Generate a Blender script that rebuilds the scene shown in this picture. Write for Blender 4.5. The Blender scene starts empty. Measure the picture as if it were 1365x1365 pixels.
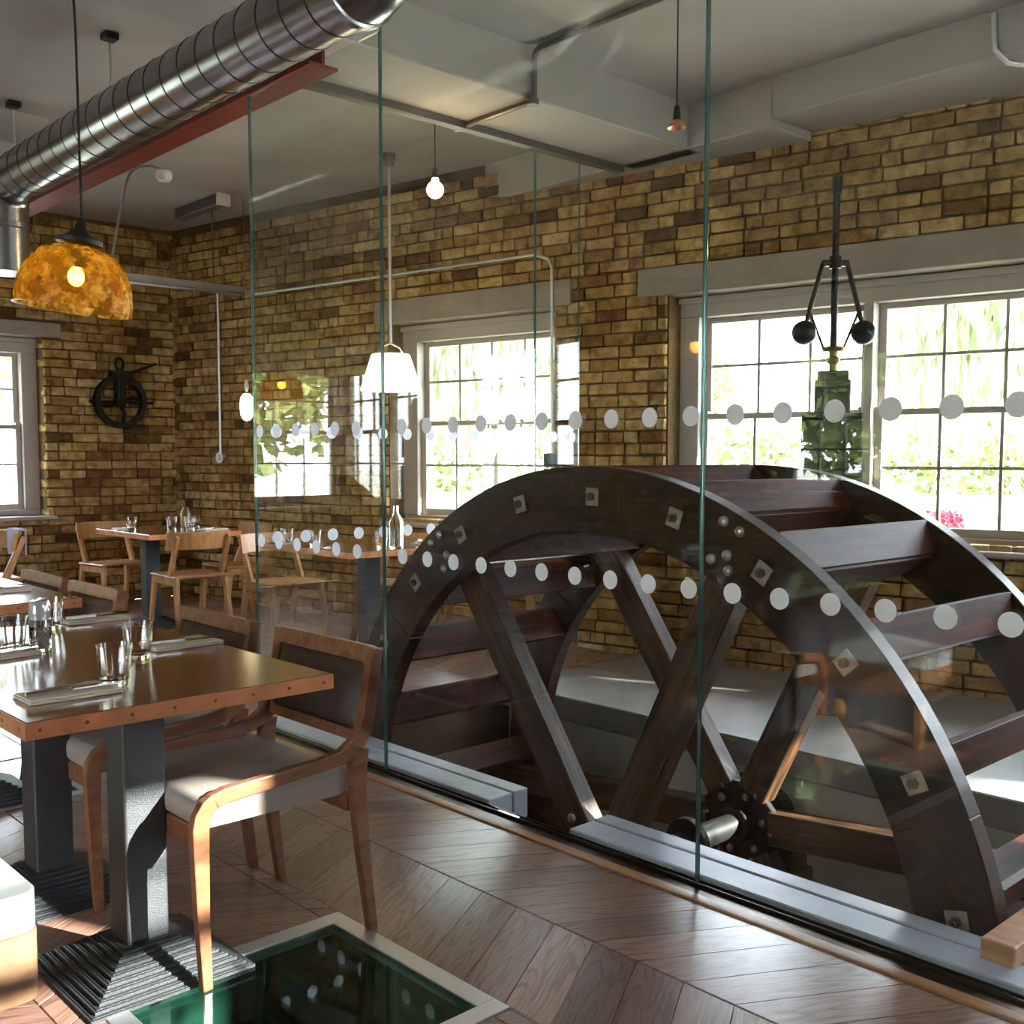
import bpy, bmesh, math, random
from mathutils import Vector, Matrix
random.seed(7)
R = math.radians
PI = math.pi
SC = bpy.context.scene
COL = SC.collection

# ------------------------------------------------------------------ camera
cam = bpy.data.cameras.new('camera'); camo = bpy.data.objects.new('camera', cam); COL.objects.link(camo)
camo.location = (0, 0, 1.30)
PH = R(47.15); PT = math.atan(104 / 1421)
cf = Vector((math.cos(PH) * math.cos(PT), math.sin(PH) * math.cos(PT), -math.sin(PT)))
cr = Vector((math.sin(PH), -math.cos(PH), 0)); cu = cr.cross(cf)
camo.rotation_euler = Matrix((cr, cu, -cf)).transposed().to_euler()
cam.sensor_width = 36; cam.lens = 36 * 1421 / 1365; cam.shift_y = 31.5 / 1365
cam.clip_start = 0.05; cam.clip_end = 300
SC.camera = camo
# ------------------------------------------------------------------ light
SC.view_settings.view_transform = 'Standard'; SC.view_settings.look = 'None'
SC.view_settings.gamma = 1; SC.view_settings.use_curve_mapping = False
SC.view_settings.exposure = 2.15
SC.cycles.transparent_max_bounces = 40
SC.cycles.max_bounces = 14; SC.cycles.diffuse_bounces = 6
SC.cycles.sample_clamp_indirect = 8
SC.cycles.use_denoising = True
world = bpy.data.worlds.new('world'); SC.world = world; world.use_nodes = True
bg = world.node_tree.nodes['Background']
bg.inputs[0].default_value = (0.80, 0.885, 1.0, 1); bg.inputs[1].default_value = 6.0
sl = bpy.data.lights.new('sun', 'SUN'); sun = bpy.data.objects.new('sun', sl); COL.objects.link(sun)
sl.energy = 13; sl.angle = R(0.6); sl.color = (1, 0.95, 0.88)
SUN = Vector((-0.36, 0.83, -0.40))
sun.rotation_euler = SUN.to_track_quat('-Z', 'Y').to_euler()
sun.location = (6, -14, 9)

# ------------------------------------------------------------------ materials
def lin(c):
    if isinstance(c, str):
        c = tuple(int(c[i:i + 2], 16) / 255 for i in (0, 2, 4))
        c = tuple(x / 12.92 if x <= .04045 else ((x + .055) / 1.055) ** 2.4 for x in c)
    return (*c, 1)
MC = {}
def mat(name, col, rough=.5, metal=0, bump=0, bscale=60, var=0, vscale=8, spec=.5, trans=0, emit=None, es=0, coat=0, stretch=(1, 1, 1), ior=1.5):
    if name in MC: return MC[name]
    m = bpy.data.materials.new(name); m.use_nodes = True; nt = m.node_tree; N = nt.nodes; L = nt.links
    p = N['Principled BSDF']; p.inputs['Base Color'].default_value = lin(col)
    p.inputs['Roughness'].default_value = rough; p.inputs['Metallic'].default_value = metal
    p.inputs['Specular IOR Level'].default_value = spec; p.inputs['Transmission Weight'].default_value = trans
    p.inputs['IOR'].default_value = ior
    p.inputs['Coat Weight'].default_value = coat
    if emit: p.inputs['Emission Color'].default_value = lin(emit); p.inputs['Emission Strength'].default_value = es
    if bump or var:
        tc = N.new('ShaderNodeTexCoord'); mp = N.new('ShaderNodeMapping'); mp.inputs['Scale'].default_value = stretch
        L.new(tc.outputs['Object'], mp.inputs['Vector'])
    if bump:
        n = N.new('ShaderNodeTexNoise'); n.inputs['Scale'].default_value = bscale; n.inputs['Detail'].default_value = 4
        b = N.new('ShaderNodeBump'); b.inputs['Strength'].default_value = bump; b.inputs['Distance'].default_value = .01
        L.new(mp.outputs[0], n.inputs['Vector']); L.new(n.outputs['Fac'], b.inputs['Height']); L.new(b.outputs[0], p.inputs['Normal'])
    if var:
        n = N.new('ShaderNodeTexNoise'); n.inputs['Scale'].default_value = vscale; n.inputs['Detail'].default_value = 5
        L.new(mp.outputs[0], n.inputs['Vector'])
        mr = N.new('ShaderNodeMapRange'); mr.inputs[1].default_value = .3; mr.inputs[2].default_value = .7
        mr.inputs[3].default_value = 1 - var; mr.inputs[4].default_value = 1 + var
        mx = N.new('ShaderNodeMix'); mx.data_type = 'RGBA'; mx.blend_type = 'MULTIPLY'; mx.inputs['Factor'].default_value = 1
        mx.inputs['A'].default_value = lin(col)
        L.new(n.outputs['Fac'], mr.inputs[0]); L.new(mr.outputs[0], mx.inputs['B']); L.new(mx.outputs['Result'], p.inputs['Base Color'])
    MC[name] = m
    return m

def rnd_nodes(nt):
    """one random value per loose piece and per object"""
    N = nt.nodes; L = nt.links
    g = N.new('ShaderNodeNewGeometry'); o = N.new('ShaderNodeObjectInfo')
    a = N.new('ShaderNodeMath'); a.operation = 'ADD'; L.new(g.outputs['Random Per Island'], a.inputs[0]); L.new(o.outputs['Random'], a.inputs[1])
    f = N.new('ShaderNodeMath'); f.operation = 'FRACT'; L.new(a.outputs[0], f.inputs[0])
    return f.outputs[0]

def ramp(nt, fac, stops, interp='LINEAR'):
    r = nt.nodes.new('ShaderNodeValToRGB'); r.color_ramp.interpolation = interp
    e = r.color_ramp.elements
    e[0].position = stops[0][0]; e[0].color = lin(stops[0][1]); e[1].position = stops[-1][0]; e[1].color = lin(stops[-1][1])
    for p, c in stops[1:-1]:
        x = e.new(p); x.color = lin(c)
    nt.links.new(fac, r.inputs[0]); return r.outputs[0]

def mixc(nt, mode, fac, a, b):
    m = nt.nodes.new('ShaderNodeMix'); m.data_type = 'RGBA'; m.blend_type = mode
    for k, v in (('Factor', fac), ('A', a), ('B', b)):
        if hasattr(v, 'links'): nt.links.new(v, m.inputs[k])
        else: m.inputs[k].default_value = v
    return m.outputs['Result']

def noise(nt, scale, detail=4, stretch=None, coord='Object', dist=0):
    tc = nt.nodes.new('ShaderNodeTexCoord'); n = nt.nodes.new('ShaderNodeTexNoise')
    n.inputs['Scale'].default_value = scale; n.inputs['Detail'].default_value = detail; n.inputs['Distortion'].default_value = dist
    src = tc.outputs[coord]
    if coord == 'World': src = nt.nodes.new('ShaderNodeNewGeometry').outputs['Position']
    if stretch:
        mp = nt.nodes.new('ShaderNodeMapping'); mp.inputs['Scale'].default_value = stretch
        nt.links.new(src, mp.inputs[0]); src = mp.outputs[0]
    nt.links.new(src, n.inputs['Vector']); return n.outputs['Fac']
def world_noise(nt, scale, detail=4, stretch=None):
    g = nt.nodes.new('ShaderNodeNewGeometry'); n = nt.nodes.new('ShaderNodeTexNoise')
    n.inputs['Scale'].default_value = scale; n.inputs['Detail'].default_value = detail
    src = g.outputs['Position']
    if stretch:
        mp = nt.nodes.new('ShaderNodeMapping'); mp.inputs['Scale'].default_value = stretch
        nt.links.new(src, mp.inputs[0]); src = mp.outputs[0]
    nt.links.new(src, n.inputs['Vector']); return n.outputs['Fac']
def bumpn(nt, h, strength, dist=.01):
    b = nt.nodes.new('ShaderNodeBump'); b.inputs['Strength'].default_value = strength; b.inputs['Distance'].default_value = dist
    nt.links.new(h, b.inputs['Height']); nt.links.new(b.outputs[0], nt.nodes['Principled BSDF'].inputs['Normal'])

def brick_mat():
    m = bpy.data.materials.new('brick'); m.use_nodes = True; nt = m.node_tree; p = nt.nodes['Principled BSDF']
    c = ramp(nt, rnd_nodes(nt), [(0, '63482b'), (.06, '8a6840'), (.12, 'ab8a55'), (.3, 'bf9e64'), (.5, 'ceb07a'), (.66, 'b89460'), (.82, 'd8be8e'), (.94, 'b08a5e'), (1, '8c6243')])
    n = world_noise(nt, 14, 6); v = ramp(nt, n, [(.3, '8a7f68'), (.5, 'd8d0bc'), (.7, 'ffffff')])
    c2 = mixc(nt, 'MULTIPLY', .85, c, v)
    n2 = world_noise(nt, 1.3, 3); v2 = ramp(nt, n2, [(.35, 'a08a68'), (.6, 'ffffff')])
    c3 = mixc(nt, 'MULTIPLY', .6, c2, v2)
    nt.links.new(c3, p.inputs['Base Color']); p.inputs['Roughness'].default_value = .9; p.inputs['Specular IOR Level'].default_value = .2
    bumpn(nt, world_noise(nt, 55, 6), .8, .012)
    return m
def plank_mat():
    m = bpy.data.materials.new('oak_plank'); m.use_nodes = True; nt = m.node_tree; p = nt.nodes['Principled BSDF']
    N = nt.nodes; L = nt.links
    r = rnd_nodes(nt)
    c = ramp(nt, r, [(0, '7a5d54'), (.3, '917065'), (.6, 'a27d6d'), (.8, '87695e'), (1, 'b08a76')])
    uv = N.new('ShaderNodeUVMap'); uv.uv_map = 'UVMap'
    off = N.new('ShaderNodeVectorMath'); off.operation = 'MULTIPLY_ADD'
    off.inputs[1].default_value = (1, 1, 1); L.new(uv.outputs[0], off.inputs[0])
    cx = N.new('ShaderNodeCombineXYZ'); mu = N.new('ShaderNodeMath'); mu.operation = 'MULTIPLY'; mu.inputs[1].default_value = 37
    L.new(r, mu.inputs[0]); L.new(mu.outputs[0], cx.inputs[0]); L.new(mu.outputs[0], cx.inputs[1]); L.new(cx.outputs[0], off.inputs[2])
    mp = N.new('ShaderNodeMapping'); mp.inputs['Scale'].default_value = (1.1, 9, 1); L.new(off.outputs[0], mp.inputs[0])
    nz = N.new('ShaderNodeTexNoise'); nz.inputs['Scale'].default_value = 1.6; nz.inputs['Detail'].default_value = 1.5; L.new(mp.outputs[0], nz.inputs['Vector'])
    w = N.new('ShaderNodeMath'); w.operation = 'MULTIPLY'; w.inputs[1].default_value = 60; L.new(nz.outputs['Fac'], w.inputs[0])
    sn = N.new('ShaderNodeMath'); sn.operation = 'SINE'; L.new(w.outputs[0], sn.inputs[0])
    mp2 = N.new('ShaderNodeMapping'); mp2.inputs['Scale'].default_value = (6, 160, 1); L.new(off.outputs[0], mp2.inputs[0])
    nf = N.new('ShaderNodeTexNoise'); nf.inputs['Scale'].default_value = 1.5; nf.inputs['Detail'].default_value = 3; L.new(mp2.outputs[0], nf.inputs['Vector'])
    g = ramp(nt, sn.outputs[0], [(0, 'ffffff'), (.55, 'f4ece4'), (.85, '8a7668'), (1, '6a564a')])
    g2 = ramp(nt, nf.outputs['Fac'], [(.3, '8d7a70'), (.55, 'ffffff')])
    c = mixc(nt, 'MULTIPLY', .42, c, g); c = mixc(nt, 'MULTIPLY', .6, c, g2)
    L.new(c, p.inputs['Base Color']); p.inputs['Roughness'].default_value = .3; p.inputs['Specular IOR Level'].default_value = .8
    bumpn(nt, nf.outputs['Fac'], .12, .004)
    return m
def wood_mat(name, c0, c1, rough=.4, scale=(3, 3, 40), coat=0, dark=None, bump=.15, spec=.5):
    if name in MC: return MC[name]
    m = bpy.data.materials.new(name); m.use_nodes = True; nt = m.node_tree; p = nt.nodes['Principled BSDF']
    n = noise(nt, 2.2, 5, scale, dist=.6)
    st = [(.3, c0), (.65, c1)] if not dark else [(.25, dark), (.42, c0), (.7, c1)]
    c = ramp(nt, n, st)
    o = nt.nodes.new('ShaderNodeObjectInfo'); mr = nt.nodes.new('ShaderNodeMapRange'); mr.inputs[3].default_value = .8; mr.inputs[4].default_value = 1.12
    nt.links.new(o.outputs['Random'], mr.inputs[0]); c = mixc(nt, 'MULTIPLY', 1.0, c, mr.outputs[0])
    nt.links.new(c, p.inputs['Base Color']); p.inputs['Roughness'].default_value = rough; p.inputs['Coat Weight'].default_value = coat
    p.inputs['Coat Roughness'].default_value = .15; p.inputs['Specular IOR Level'].default_value = spec
    if bump: bumpn(nt, n, bump, .006)
    MC[name] = m; return m
def sheet_mat(name, tint, ior=1.5):
    """clear sheet glass: straight transmission plus a Fresnel mirror"""
    m = bpy.data.materials.new(name); m.use_nodes = True; nt = m.node_tree; N = nt.nodes; L = nt.links
    N.remove(N['Principled BSDF'])
    t = N.new('ShaderNodeBsdfTransparent'); t.inputs[0].default_value = (*tint, 1)
    gl = N.new('ShaderNodeBsdfGlossy'); gl.inputs['Roughness'].default_value = 0.0
    g = N.new('ShaderNodeNewGeometry'); mr = N.new('ShaderNodeMapRange'); mr.inputs[3].default_value = ior; mr.inputs[4].default_value = 1 / ior
    fr = N.new('ShaderNodeFresnel'); L.new(g.outputs['Backfacing'], mr.inputs[0]); L.new(mr.outputs[0], fr.inputs['IOR'])
    mx = N.new('ShaderNodeMixShader'); L.new(fr.outputs[0], mx.inputs[0]); L.new(t.outputs[0], mx.inputs[1]); L.new(gl.outputs[0], mx.inputs[2])
    L.new(mx.outputs[0], N['Material Output'].inputs['Surface'])
    return m
def amber_mat():
    m = bpy.data.materials.new('amber_glass'); m.use_nodes = True; nt = m.node_tree; N = nt.nodes; L = nt.links
    p = N['Principled BSDF']; p.inputs['Roughness'].default_value = .12; p.inputs['Metallic'].default_value = .0
    n = noise(nt, 60, 6); c = ramp(nt, n, [(.35, '8f7420'), (.5, 'd0a83c'), (.68, 'f4dc88')])
    L.new(c, p.inputs['Base Color'])
    t = N.new('ShaderNodeBsdfTransparent'); t.inputs[0].default_value = lin('ecc874')
    n2 = noise(nt, 22, 6); a = ramp(nt, n2, [(.40, (0.12, .12, .12)), (.62, (.62, .62, .62))])
    tl = N.new('ShaderNodeBsdfTranslucent'); L.new(c, tl.inputs[0])
    m1 = N.new('ShaderNodeMixShader'); m1.inputs[0].default_value = .5; L.new(p.outputs[0], m1.inputs[1]); L.new(tl.outputs[0], m1.inputs[2])
    mx = N.new('ShaderNodeMixShader'); L.new(a, mx.inputs[0]); L.new(t.outputs[0], mx.inputs[1]); L.new(m1.outputs[0], mx.inputs[2])
    L.new(mx.outputs[0], N['Material Output'].inputs['Surface'])
    bumpn(nt, n, .6, .01)
    return m
def leaf_mat(name, a, b):
    m = bpy.data.materials.new(name); m.use_nodes = True; nt = m.node_tree; p = nt.nodes['Principled BSDF']; N = nt.nodes; L = nt.links
    c = ramp(nt, rnd_nodes(nt), [(0, a), (1, b)]); L.new(c, p.inputs['Base Color']); p.inputs['Roughness'].default_value = .6
    tl = N.new('ShaderNodeBsdfTranslucent'); L.new(c, tl.inputs[0]); mx = N.new('ShaderNodeMixShader'); mx.inputs[0].default_value = .4
    L.new(p.outputs[0], mx.inputs[1]); L.new(tl.outputs[0], mx.inputs[2]); L.new(mx.outputs[0], N['Material Output'].inputs['Surface'])
    return m

BRICK = brick_mat(); PLANK = plank_mat()
MORTAR = mat('mortar', '5c4a30', .95, bump=.6, bscale=60, var=.25, vscale=5, spec=.1)
PLASTER = mat('painted_plaster', 'a09b97', .8, var=.08, vscale=2, bump=.1, bscale=30)
PAINT = mat('painted_joinery', 'a49a90', .5)
LINTEL = mat('painted_lintel', '8d8074', .6, var=.1, vscale=4)
CONCRETE = mat('concrete', 'b9b5ae', .8, var=.2, vscale=4, bump=.3, bscale=30)
SLATE = mat('slate', 'a6abb9', .42, var=.18, vscale=5, bump=.12, bscale=25)
GLASS = sheet_mat('sheet_glass', (.965, .985, .975))
PANE = sheet_mat('window_glass', (.98, .99, .985))
GEDGE = mat('glass_edge', '5f8f88', .12, spec=.6, trans=.5)
DOT = mat('frosted_dot', 'f2f4fa', .6)
CHROME = mat('chrome', 'd8d8d8', .12, 1)
STEEL = mat('galvanised_steel', 'b4b6ba', .3, 1, var=.12, vscale=5)
DUCT = mat('duct_steel', 'a3a3a6', .24, 1, var=.2, vscale=6, bump=.05, bscale=8)
BRUSHED = mat('brushed_steel', 'd2d3d8', .4, .85)
GREYC = mat('conduit_grey', '6f6c68', .4, .7)
REDP = mat('red_lead_paint', '701f13', .4, var=.2, vscale=4)
BLACK = mat('black_metal', '1a1a1c', .45, .3)
CORD = mat('black_cord', '141414', .7)
IRON = mat('black_iron', '17140f', .5, .4, bump=.3, bscale=30)
HAMMER = mat('hammered_black_iron', '43464a', .36, .5, bump=.35, bscale=420)
WHEELW = wood_mat('wheel_oak', '211108', '3c2110', .4, (2, 9, 9), coat=.08, dark='120904', spec=.35)
FLOATW = wood_mat('float_elm', '2e120a', '552312', .5, (.8, 14, 14), coat=.0, dark='180905', spec=.2)
SPOKEW = wood_mat('spoke_oak', '2e1d10', '5d3f23', .45, (18, 18, 1.3), coat=.15, dark='1c120a', bump=.4)
CHAIRW = wood_mat('walnut_chair', '6f442d', '8f6044', .35, (4, 12, 12), coat=.25)
PALEW = wood_mat('pale_ash', '996c43', 'ba8c59', .45, (12, 12, 2))
TABLEW = wood_mat('dark_table_top', '683a1b', '88532b', .2, (14, 1.2, 4), coat=.8, bump=.03)
COPPER = mat('copper_strip', 'd68f64', .36, .55, var=.2, vscale=12)
LEATHER = mat('brown_leather', '4b3b34', .38, bump=.25, bscale=220)
SEATF = mat('taupe_vinyl', '9a9089', .42, bump=.2, bscale=220)
NAPKIN = mat('linen_napkin', 'd9cdbd', .85, bump=.2, bscale=200)
TUMB = mat('tumbler_glass', 'ffffff', .02, trans=1, ior=1.46)
OPAL = mat('opal_glass', 'fff3dd', .3, emit='ffe0ac', es=1.3)
BULB = mat('lit_bulb', 'fff0d0', .3, emit='ffd9a0', es=40)
WARMB = mat('warm_bulb', 'ffeed0', .3, emit='fff0cc', es=16)
GREENG = mat('green_floor_glass', '0f4a40', .05, trans=.0)
WHITE = mat('white_plastic', 'd8d6d2', .4)
NOSE = wood_mat('oak_nosing', '9a6b45', 'b98a60', .4, (12, 1, 12))
CHANNEL = mat('bronze_channel', '4a3c2e', .3, .8)
MOULD = mat('wet_stone', '4a3b28', .45, var=.35, vscale=2.5, bump=.5, bscale=12)

# ------------------------------------------------------------------ mesh builder
class MB:
    def __init__(s): s.v = []; s.f = []; s.uv = None; s.sm = []
    def add(s, vs, fs, smooth=False):
        b = len(s.v); s.v += [Vector(p) for p in vs]
        for f in fs: s.f.append(tuple(b + i for i in f)); s.sm.append(smooth)
        return s
    def box(s, x0, x1, y0, y1, z0, z1, M=None):
        vs = [Vector((x, y, z)) for z in (z0, z1) for y in (y0, y1) for x in (x0, x1)]
        if M: vs = [M @ v for v in vs]
        return s.add(vs, [(0, 2, 3, 1), (4, 5, 7, 6), (0, 1, 5, 4), (2, 6, 7, 3), (0, 4, 6, 2), (1, 3, 7, 5)])
    def prism(s, poly, a0, a1, axis='x', M=None, smooth=False):
        """poly: 2D points; axis x -> (y,z), y -> (x,z), z -> (x,y)"""
        def P(p, a):
            v = {'x': (a, p[0], p[1]), 'y': (p[0], a, p[1]), 'z': (p[0], p[1], a)}[axis]
            v = Vector(v); return M @ v if M else v
        n = len(poly)
        s.add([P(p, a0) for p in poly] + [P(p, a1) for p in poly],
              [tuple(range(n))[::-1], tuple(range(n, 2 * n))])
        b = len(s.v) - 2 * n
        for i in range(n):
            j = (i + 1) % n; s.f.append((b + i, b + j, b + n + j, b + n + i)); s.sm.append(smooth)
        return s
    def beam(s, p0, p1, w, h, up=(0, 0, 1), w1=None, h1=None):
        p0 = Vector(p0); p1 = Vector(p1); d = (p1 - p0).normalized(); u = Vector(up)
        sx = d.cross(u)
        if sx.length < 1e-5: sx = d.cross(Vector((1, 0, 0)))
        sx.normalize(); u = sx.cross(d); w1 = w if w1 is None else w1; h1 = h if h1 is None else h1
        vs = []
        for p, a, b in ((p0, w, h), (p1, w1, h1)):
            vs += [p - sx * a / 2 - u * b / 2, p + sx * a / 2 - u * b / 2, p + sx * a / 2 + u * b / 2, p - sx * a / 2 + u * b / 2]
        return s.add(vs, [(0, 3, 2, 1), (4, 5, 6, 7), (0, 1, 5, 4), (1, 2, 6, 5), (2, 3, 7, 6), (3, 0, 4, 7)])
    def cyl(s, p0, p1, r0, r1=None, n=12, cap=True, smooth=True):
        p0 = Vector(p0); p1 = Vector(p1); r1 = r0 if r1 is None else r1; d = (p1 - p0).normalized()
        a = d.orthogonal().normalized(); b = d.cross(a); vs = []
        for p, r in ((p0, r0), (p1, r1)):
            for i in range(n):
                t = 2 * PI * i / n; vs.append(p + (a * math.cos(t) + b * math.sin(t)) * r)
        s.add(vs, [(i, (i + 1) % n, n + (i + 1) % n, n + i) for i in range(n)], smooth)
        if cap:
            k = len(s.v) - 2 * n; s.f += [tuple(range(k, k + n))[::-1], tuple(range(k + n, k + 2 * n))]; s.sm += [False, False]
        return s
    def tube(s, pts, r, n=8, cap=True, flat=None):
        pts = [Vector(p) for p in pts]; m = len(pts); vs = []
        prev = None
        for i, p in enumerate(pts):
            d = (pts[min(i + 1, m - 1)] - pts[max(i - 1, 0)]).normalized()
            if prev is None: a = d.orthogonal().normalized()
            else: a = (prev - d * prev.dot(d)).normalized()
            prev = a; b = d.cross(a); rr = r[i] if isinstance(r, (list, tuple)) else r
            for k in range(n):
                t = 2 * PI * k / n; vs.append(p + (a * math.cos(t) + b * math.sin(t)) * rr)
        fs = [(i * n + k, i * n + (k + 1) % n, (i + 1) * n + (k + 1) % n, (i + 1) * n + k) for i in range(m - 1) for k in range(n)]
        s.add(vs, fs, True)
        if cap:
            k = len(s.v) - m * n; s.f += [tuple(range(k, k + n))[::-1], tuple(range(k + (m - 1) * n, k + m * n))]; s.sm += [False, False]
        return s
    def lathe(s, prof, n=24, M=None, smooth=True, closed=False, facet=None):
        vs = []
        for i, (r, z) in enumerate(prof):
            for k in range(n):
                t = 2 * PI * k / n; rr = r
                if facet: rr = facet(i, k, r)
                v = Vector((rr * math.cos(t), rr * math.sin(t), z)); vs.append(M @ v if M else v)
        m = len(prof); fs = []
        for i in range(m if closed else m - 1):
            j = (i + 1) % m
            for k in range(n): fs.append((i * n + k, i * n + (k + 1) % n, j * n + (k + 1) % n, j * n + k))
        return s.add(vs, fs, smooth)
    def sphere(s, c, r, n=14, m=9, sc=(1, 1, 1)):
        c = Vector(c); prof = [(max(1e-4, math.sin(PI * i / m)) * r, -math.cos(PI * i / m) * r) for i in range(m + 1)]
        return s.lathe([(a, b) for a, b in prof], n, Matrix.Translation(c) @ Matrix.Diagonal((*sc, 1)))
    def rbox(s, x0, x1, y0, y1, z0, z1, r, axis='y', n=4):
        """box with rounded corners in the plane across axis"""
        if axis == 'y': A = (x0, x1, z0, z1); a0, a1 = y0, y1
        elif axis == 'x': A = (y0, y1, z0, z1); a0, a1 = x0, x1
        else: A = (x0, x1, y0, y1); a0, a1 = z0, z1
        return s.prism(rr2(*A, r, n), a0, a1, axis, smooth=True)
    def build(s, name, m, parent=None, bevel=0, seg=2, sub=0, auto=True, loc=None):
        me = bpy.data.meshes.new(name); me.from_pydata([tuple(v) for v in s.v], [], s.f)
        bm = bmesh.new(); bm.from_mesh(me); bmesh.ops.recalc_face_normals(bm, faces=bm.faces)
        if bevel: bmesh.ops.bevel(bm, geom=bm.edges[:], offset=bevel, segments=seg, affect='EDGES', profile=.6, clamp_overlap=True)
        bm.to_mesh(me); bm.free()
        if not bevel: me.polygons.foreach_set('use_smooth', s.sm)
        me.materials.append(m)
        if any(s.sm) and not bevel:
            try: me.set_sharp_from_angle(angle=R(40))
            except Exception: pass
        return link(name, me, parent, loc)
def rr2(a0, a1, b0, b1, r, n=4):
    pts = []
    for cx, cy, t0 in ((a1 - r, b1 - r, 0), (a0 + r, b1 - r, 90), (a0 + r, b0 + r, 180), (a1 - r, b0 + r, 270)):
        for i in range(n + 1):
            t = R(t0 + 90 * i / n); pts.append((cx + r * math.cos(t), cy + r * math.sin(t)))
    return pts
def link(name, me, parent=None, loc=None):
    o = bpy.data.objects.new(name, me); COL.objects.link(o)
    if parent: o.parent = parent
    if loc is not None: o.location = loc
    return o
def tag(o, label, cat, group=None):
    o['label'] = label; o['category'] = cat
    if group: o['group'] = group
    return o
def thing(name, label, cat, loc=(0, 0, 0), rz=0, group=None):
    o = bpy.data.objects.new(name, None); COL.objects.link(o); o.location = loc; o.rotation_euler = (0, 0, rz)
    o.empty_display_size = .1
    return tag(o, label, cat, group)
def struct(o): o['kind'] = 'structure'; return o
def stuff(o): o['kind'] = 'stuff'; return o
def dup(root, loc, rz=None, label=None, group=None):
    r = root.copy(); COL.objects.link(r); r.location = loc
    if rz is not None: r.rotation_euler = (0, 0, rz)
    if label: r['label'] = label
    if group: r['group'] = group
    for ch in list(root.children):
        c = ch.copy(); COL.objects.link(c); c.parent = r
        for g in list(ch.children):
            d = g.copy(); COL.objects.link(d); d.parent = c
    return r

# ------------------------------------------------------------------ room constants
XG, YC = 2.564, 4.57                      # plane of the long glass screen, plane of its return
ZB, ZC = 3.13, 3.39                       # underside of beams, ceiling
WA = R(-80); WO = Vector((5.38, 4.55, 0)) # window wall: u runs to the right seen from inside
MW = Matrix.Translation(WO) @ Matrix.Rotation(WA, 4, 'Z')
def wp(u, off, z): return MW @ Vector((u, off, z))
YB = 9.5
eye = camo.location.copy()
def seen_size(p, w, h):
    v = Vector(p) - eye; d = v.dot(cf)
    if d < .4: return 0
    x = 682 + 1421 * v.dot(cr) / d; y = 714 - 1421 * v.dot(cu) / d
    if x < -20 or x > 1385 or y < -20 or y > 1385: return 0
    return w * h / d / d

# ------------------------------------------------------------------ brick walls
def unit_brick(seed):
    rg = random.Random(seed); mb = MB(); mb.box(-.5, .5, 0, 1, -.5, .5)
    me = bpy.data.meshes.new('brick'); me.from_pydata([tuple(v) for v in mb.v], [], mb.f)
    bm = bmesh.new(); bm.from_mesh(me); bmesh.ops.recalc_face_normals(bm, faces=bm.faces)
    for v in bm.verts:
        v.co.x += rg.uniform(-.02, .02); v.co.z += rg.uniform(-.06, .06); v.co.y += rg.uniform(-.06, .06) if v.co.y < .5 else 0
    bmesh.ops.bevel(bm, geom=[e for e in bm.edges if min(v.co.y for v in e.verts) < .5], offset=.055, segments=1, affect='EDGES')
    bm.to_mesh(me); bm.free(); me.materials.append(BRICK); return me
BRICKS = [unit_brick(i) for i in range(8)]
BDATA = [([v.co.copy() for v in m.vertices], [tuple(p.vertices) for p in m.polygons]) for m in BRICKS]
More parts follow.
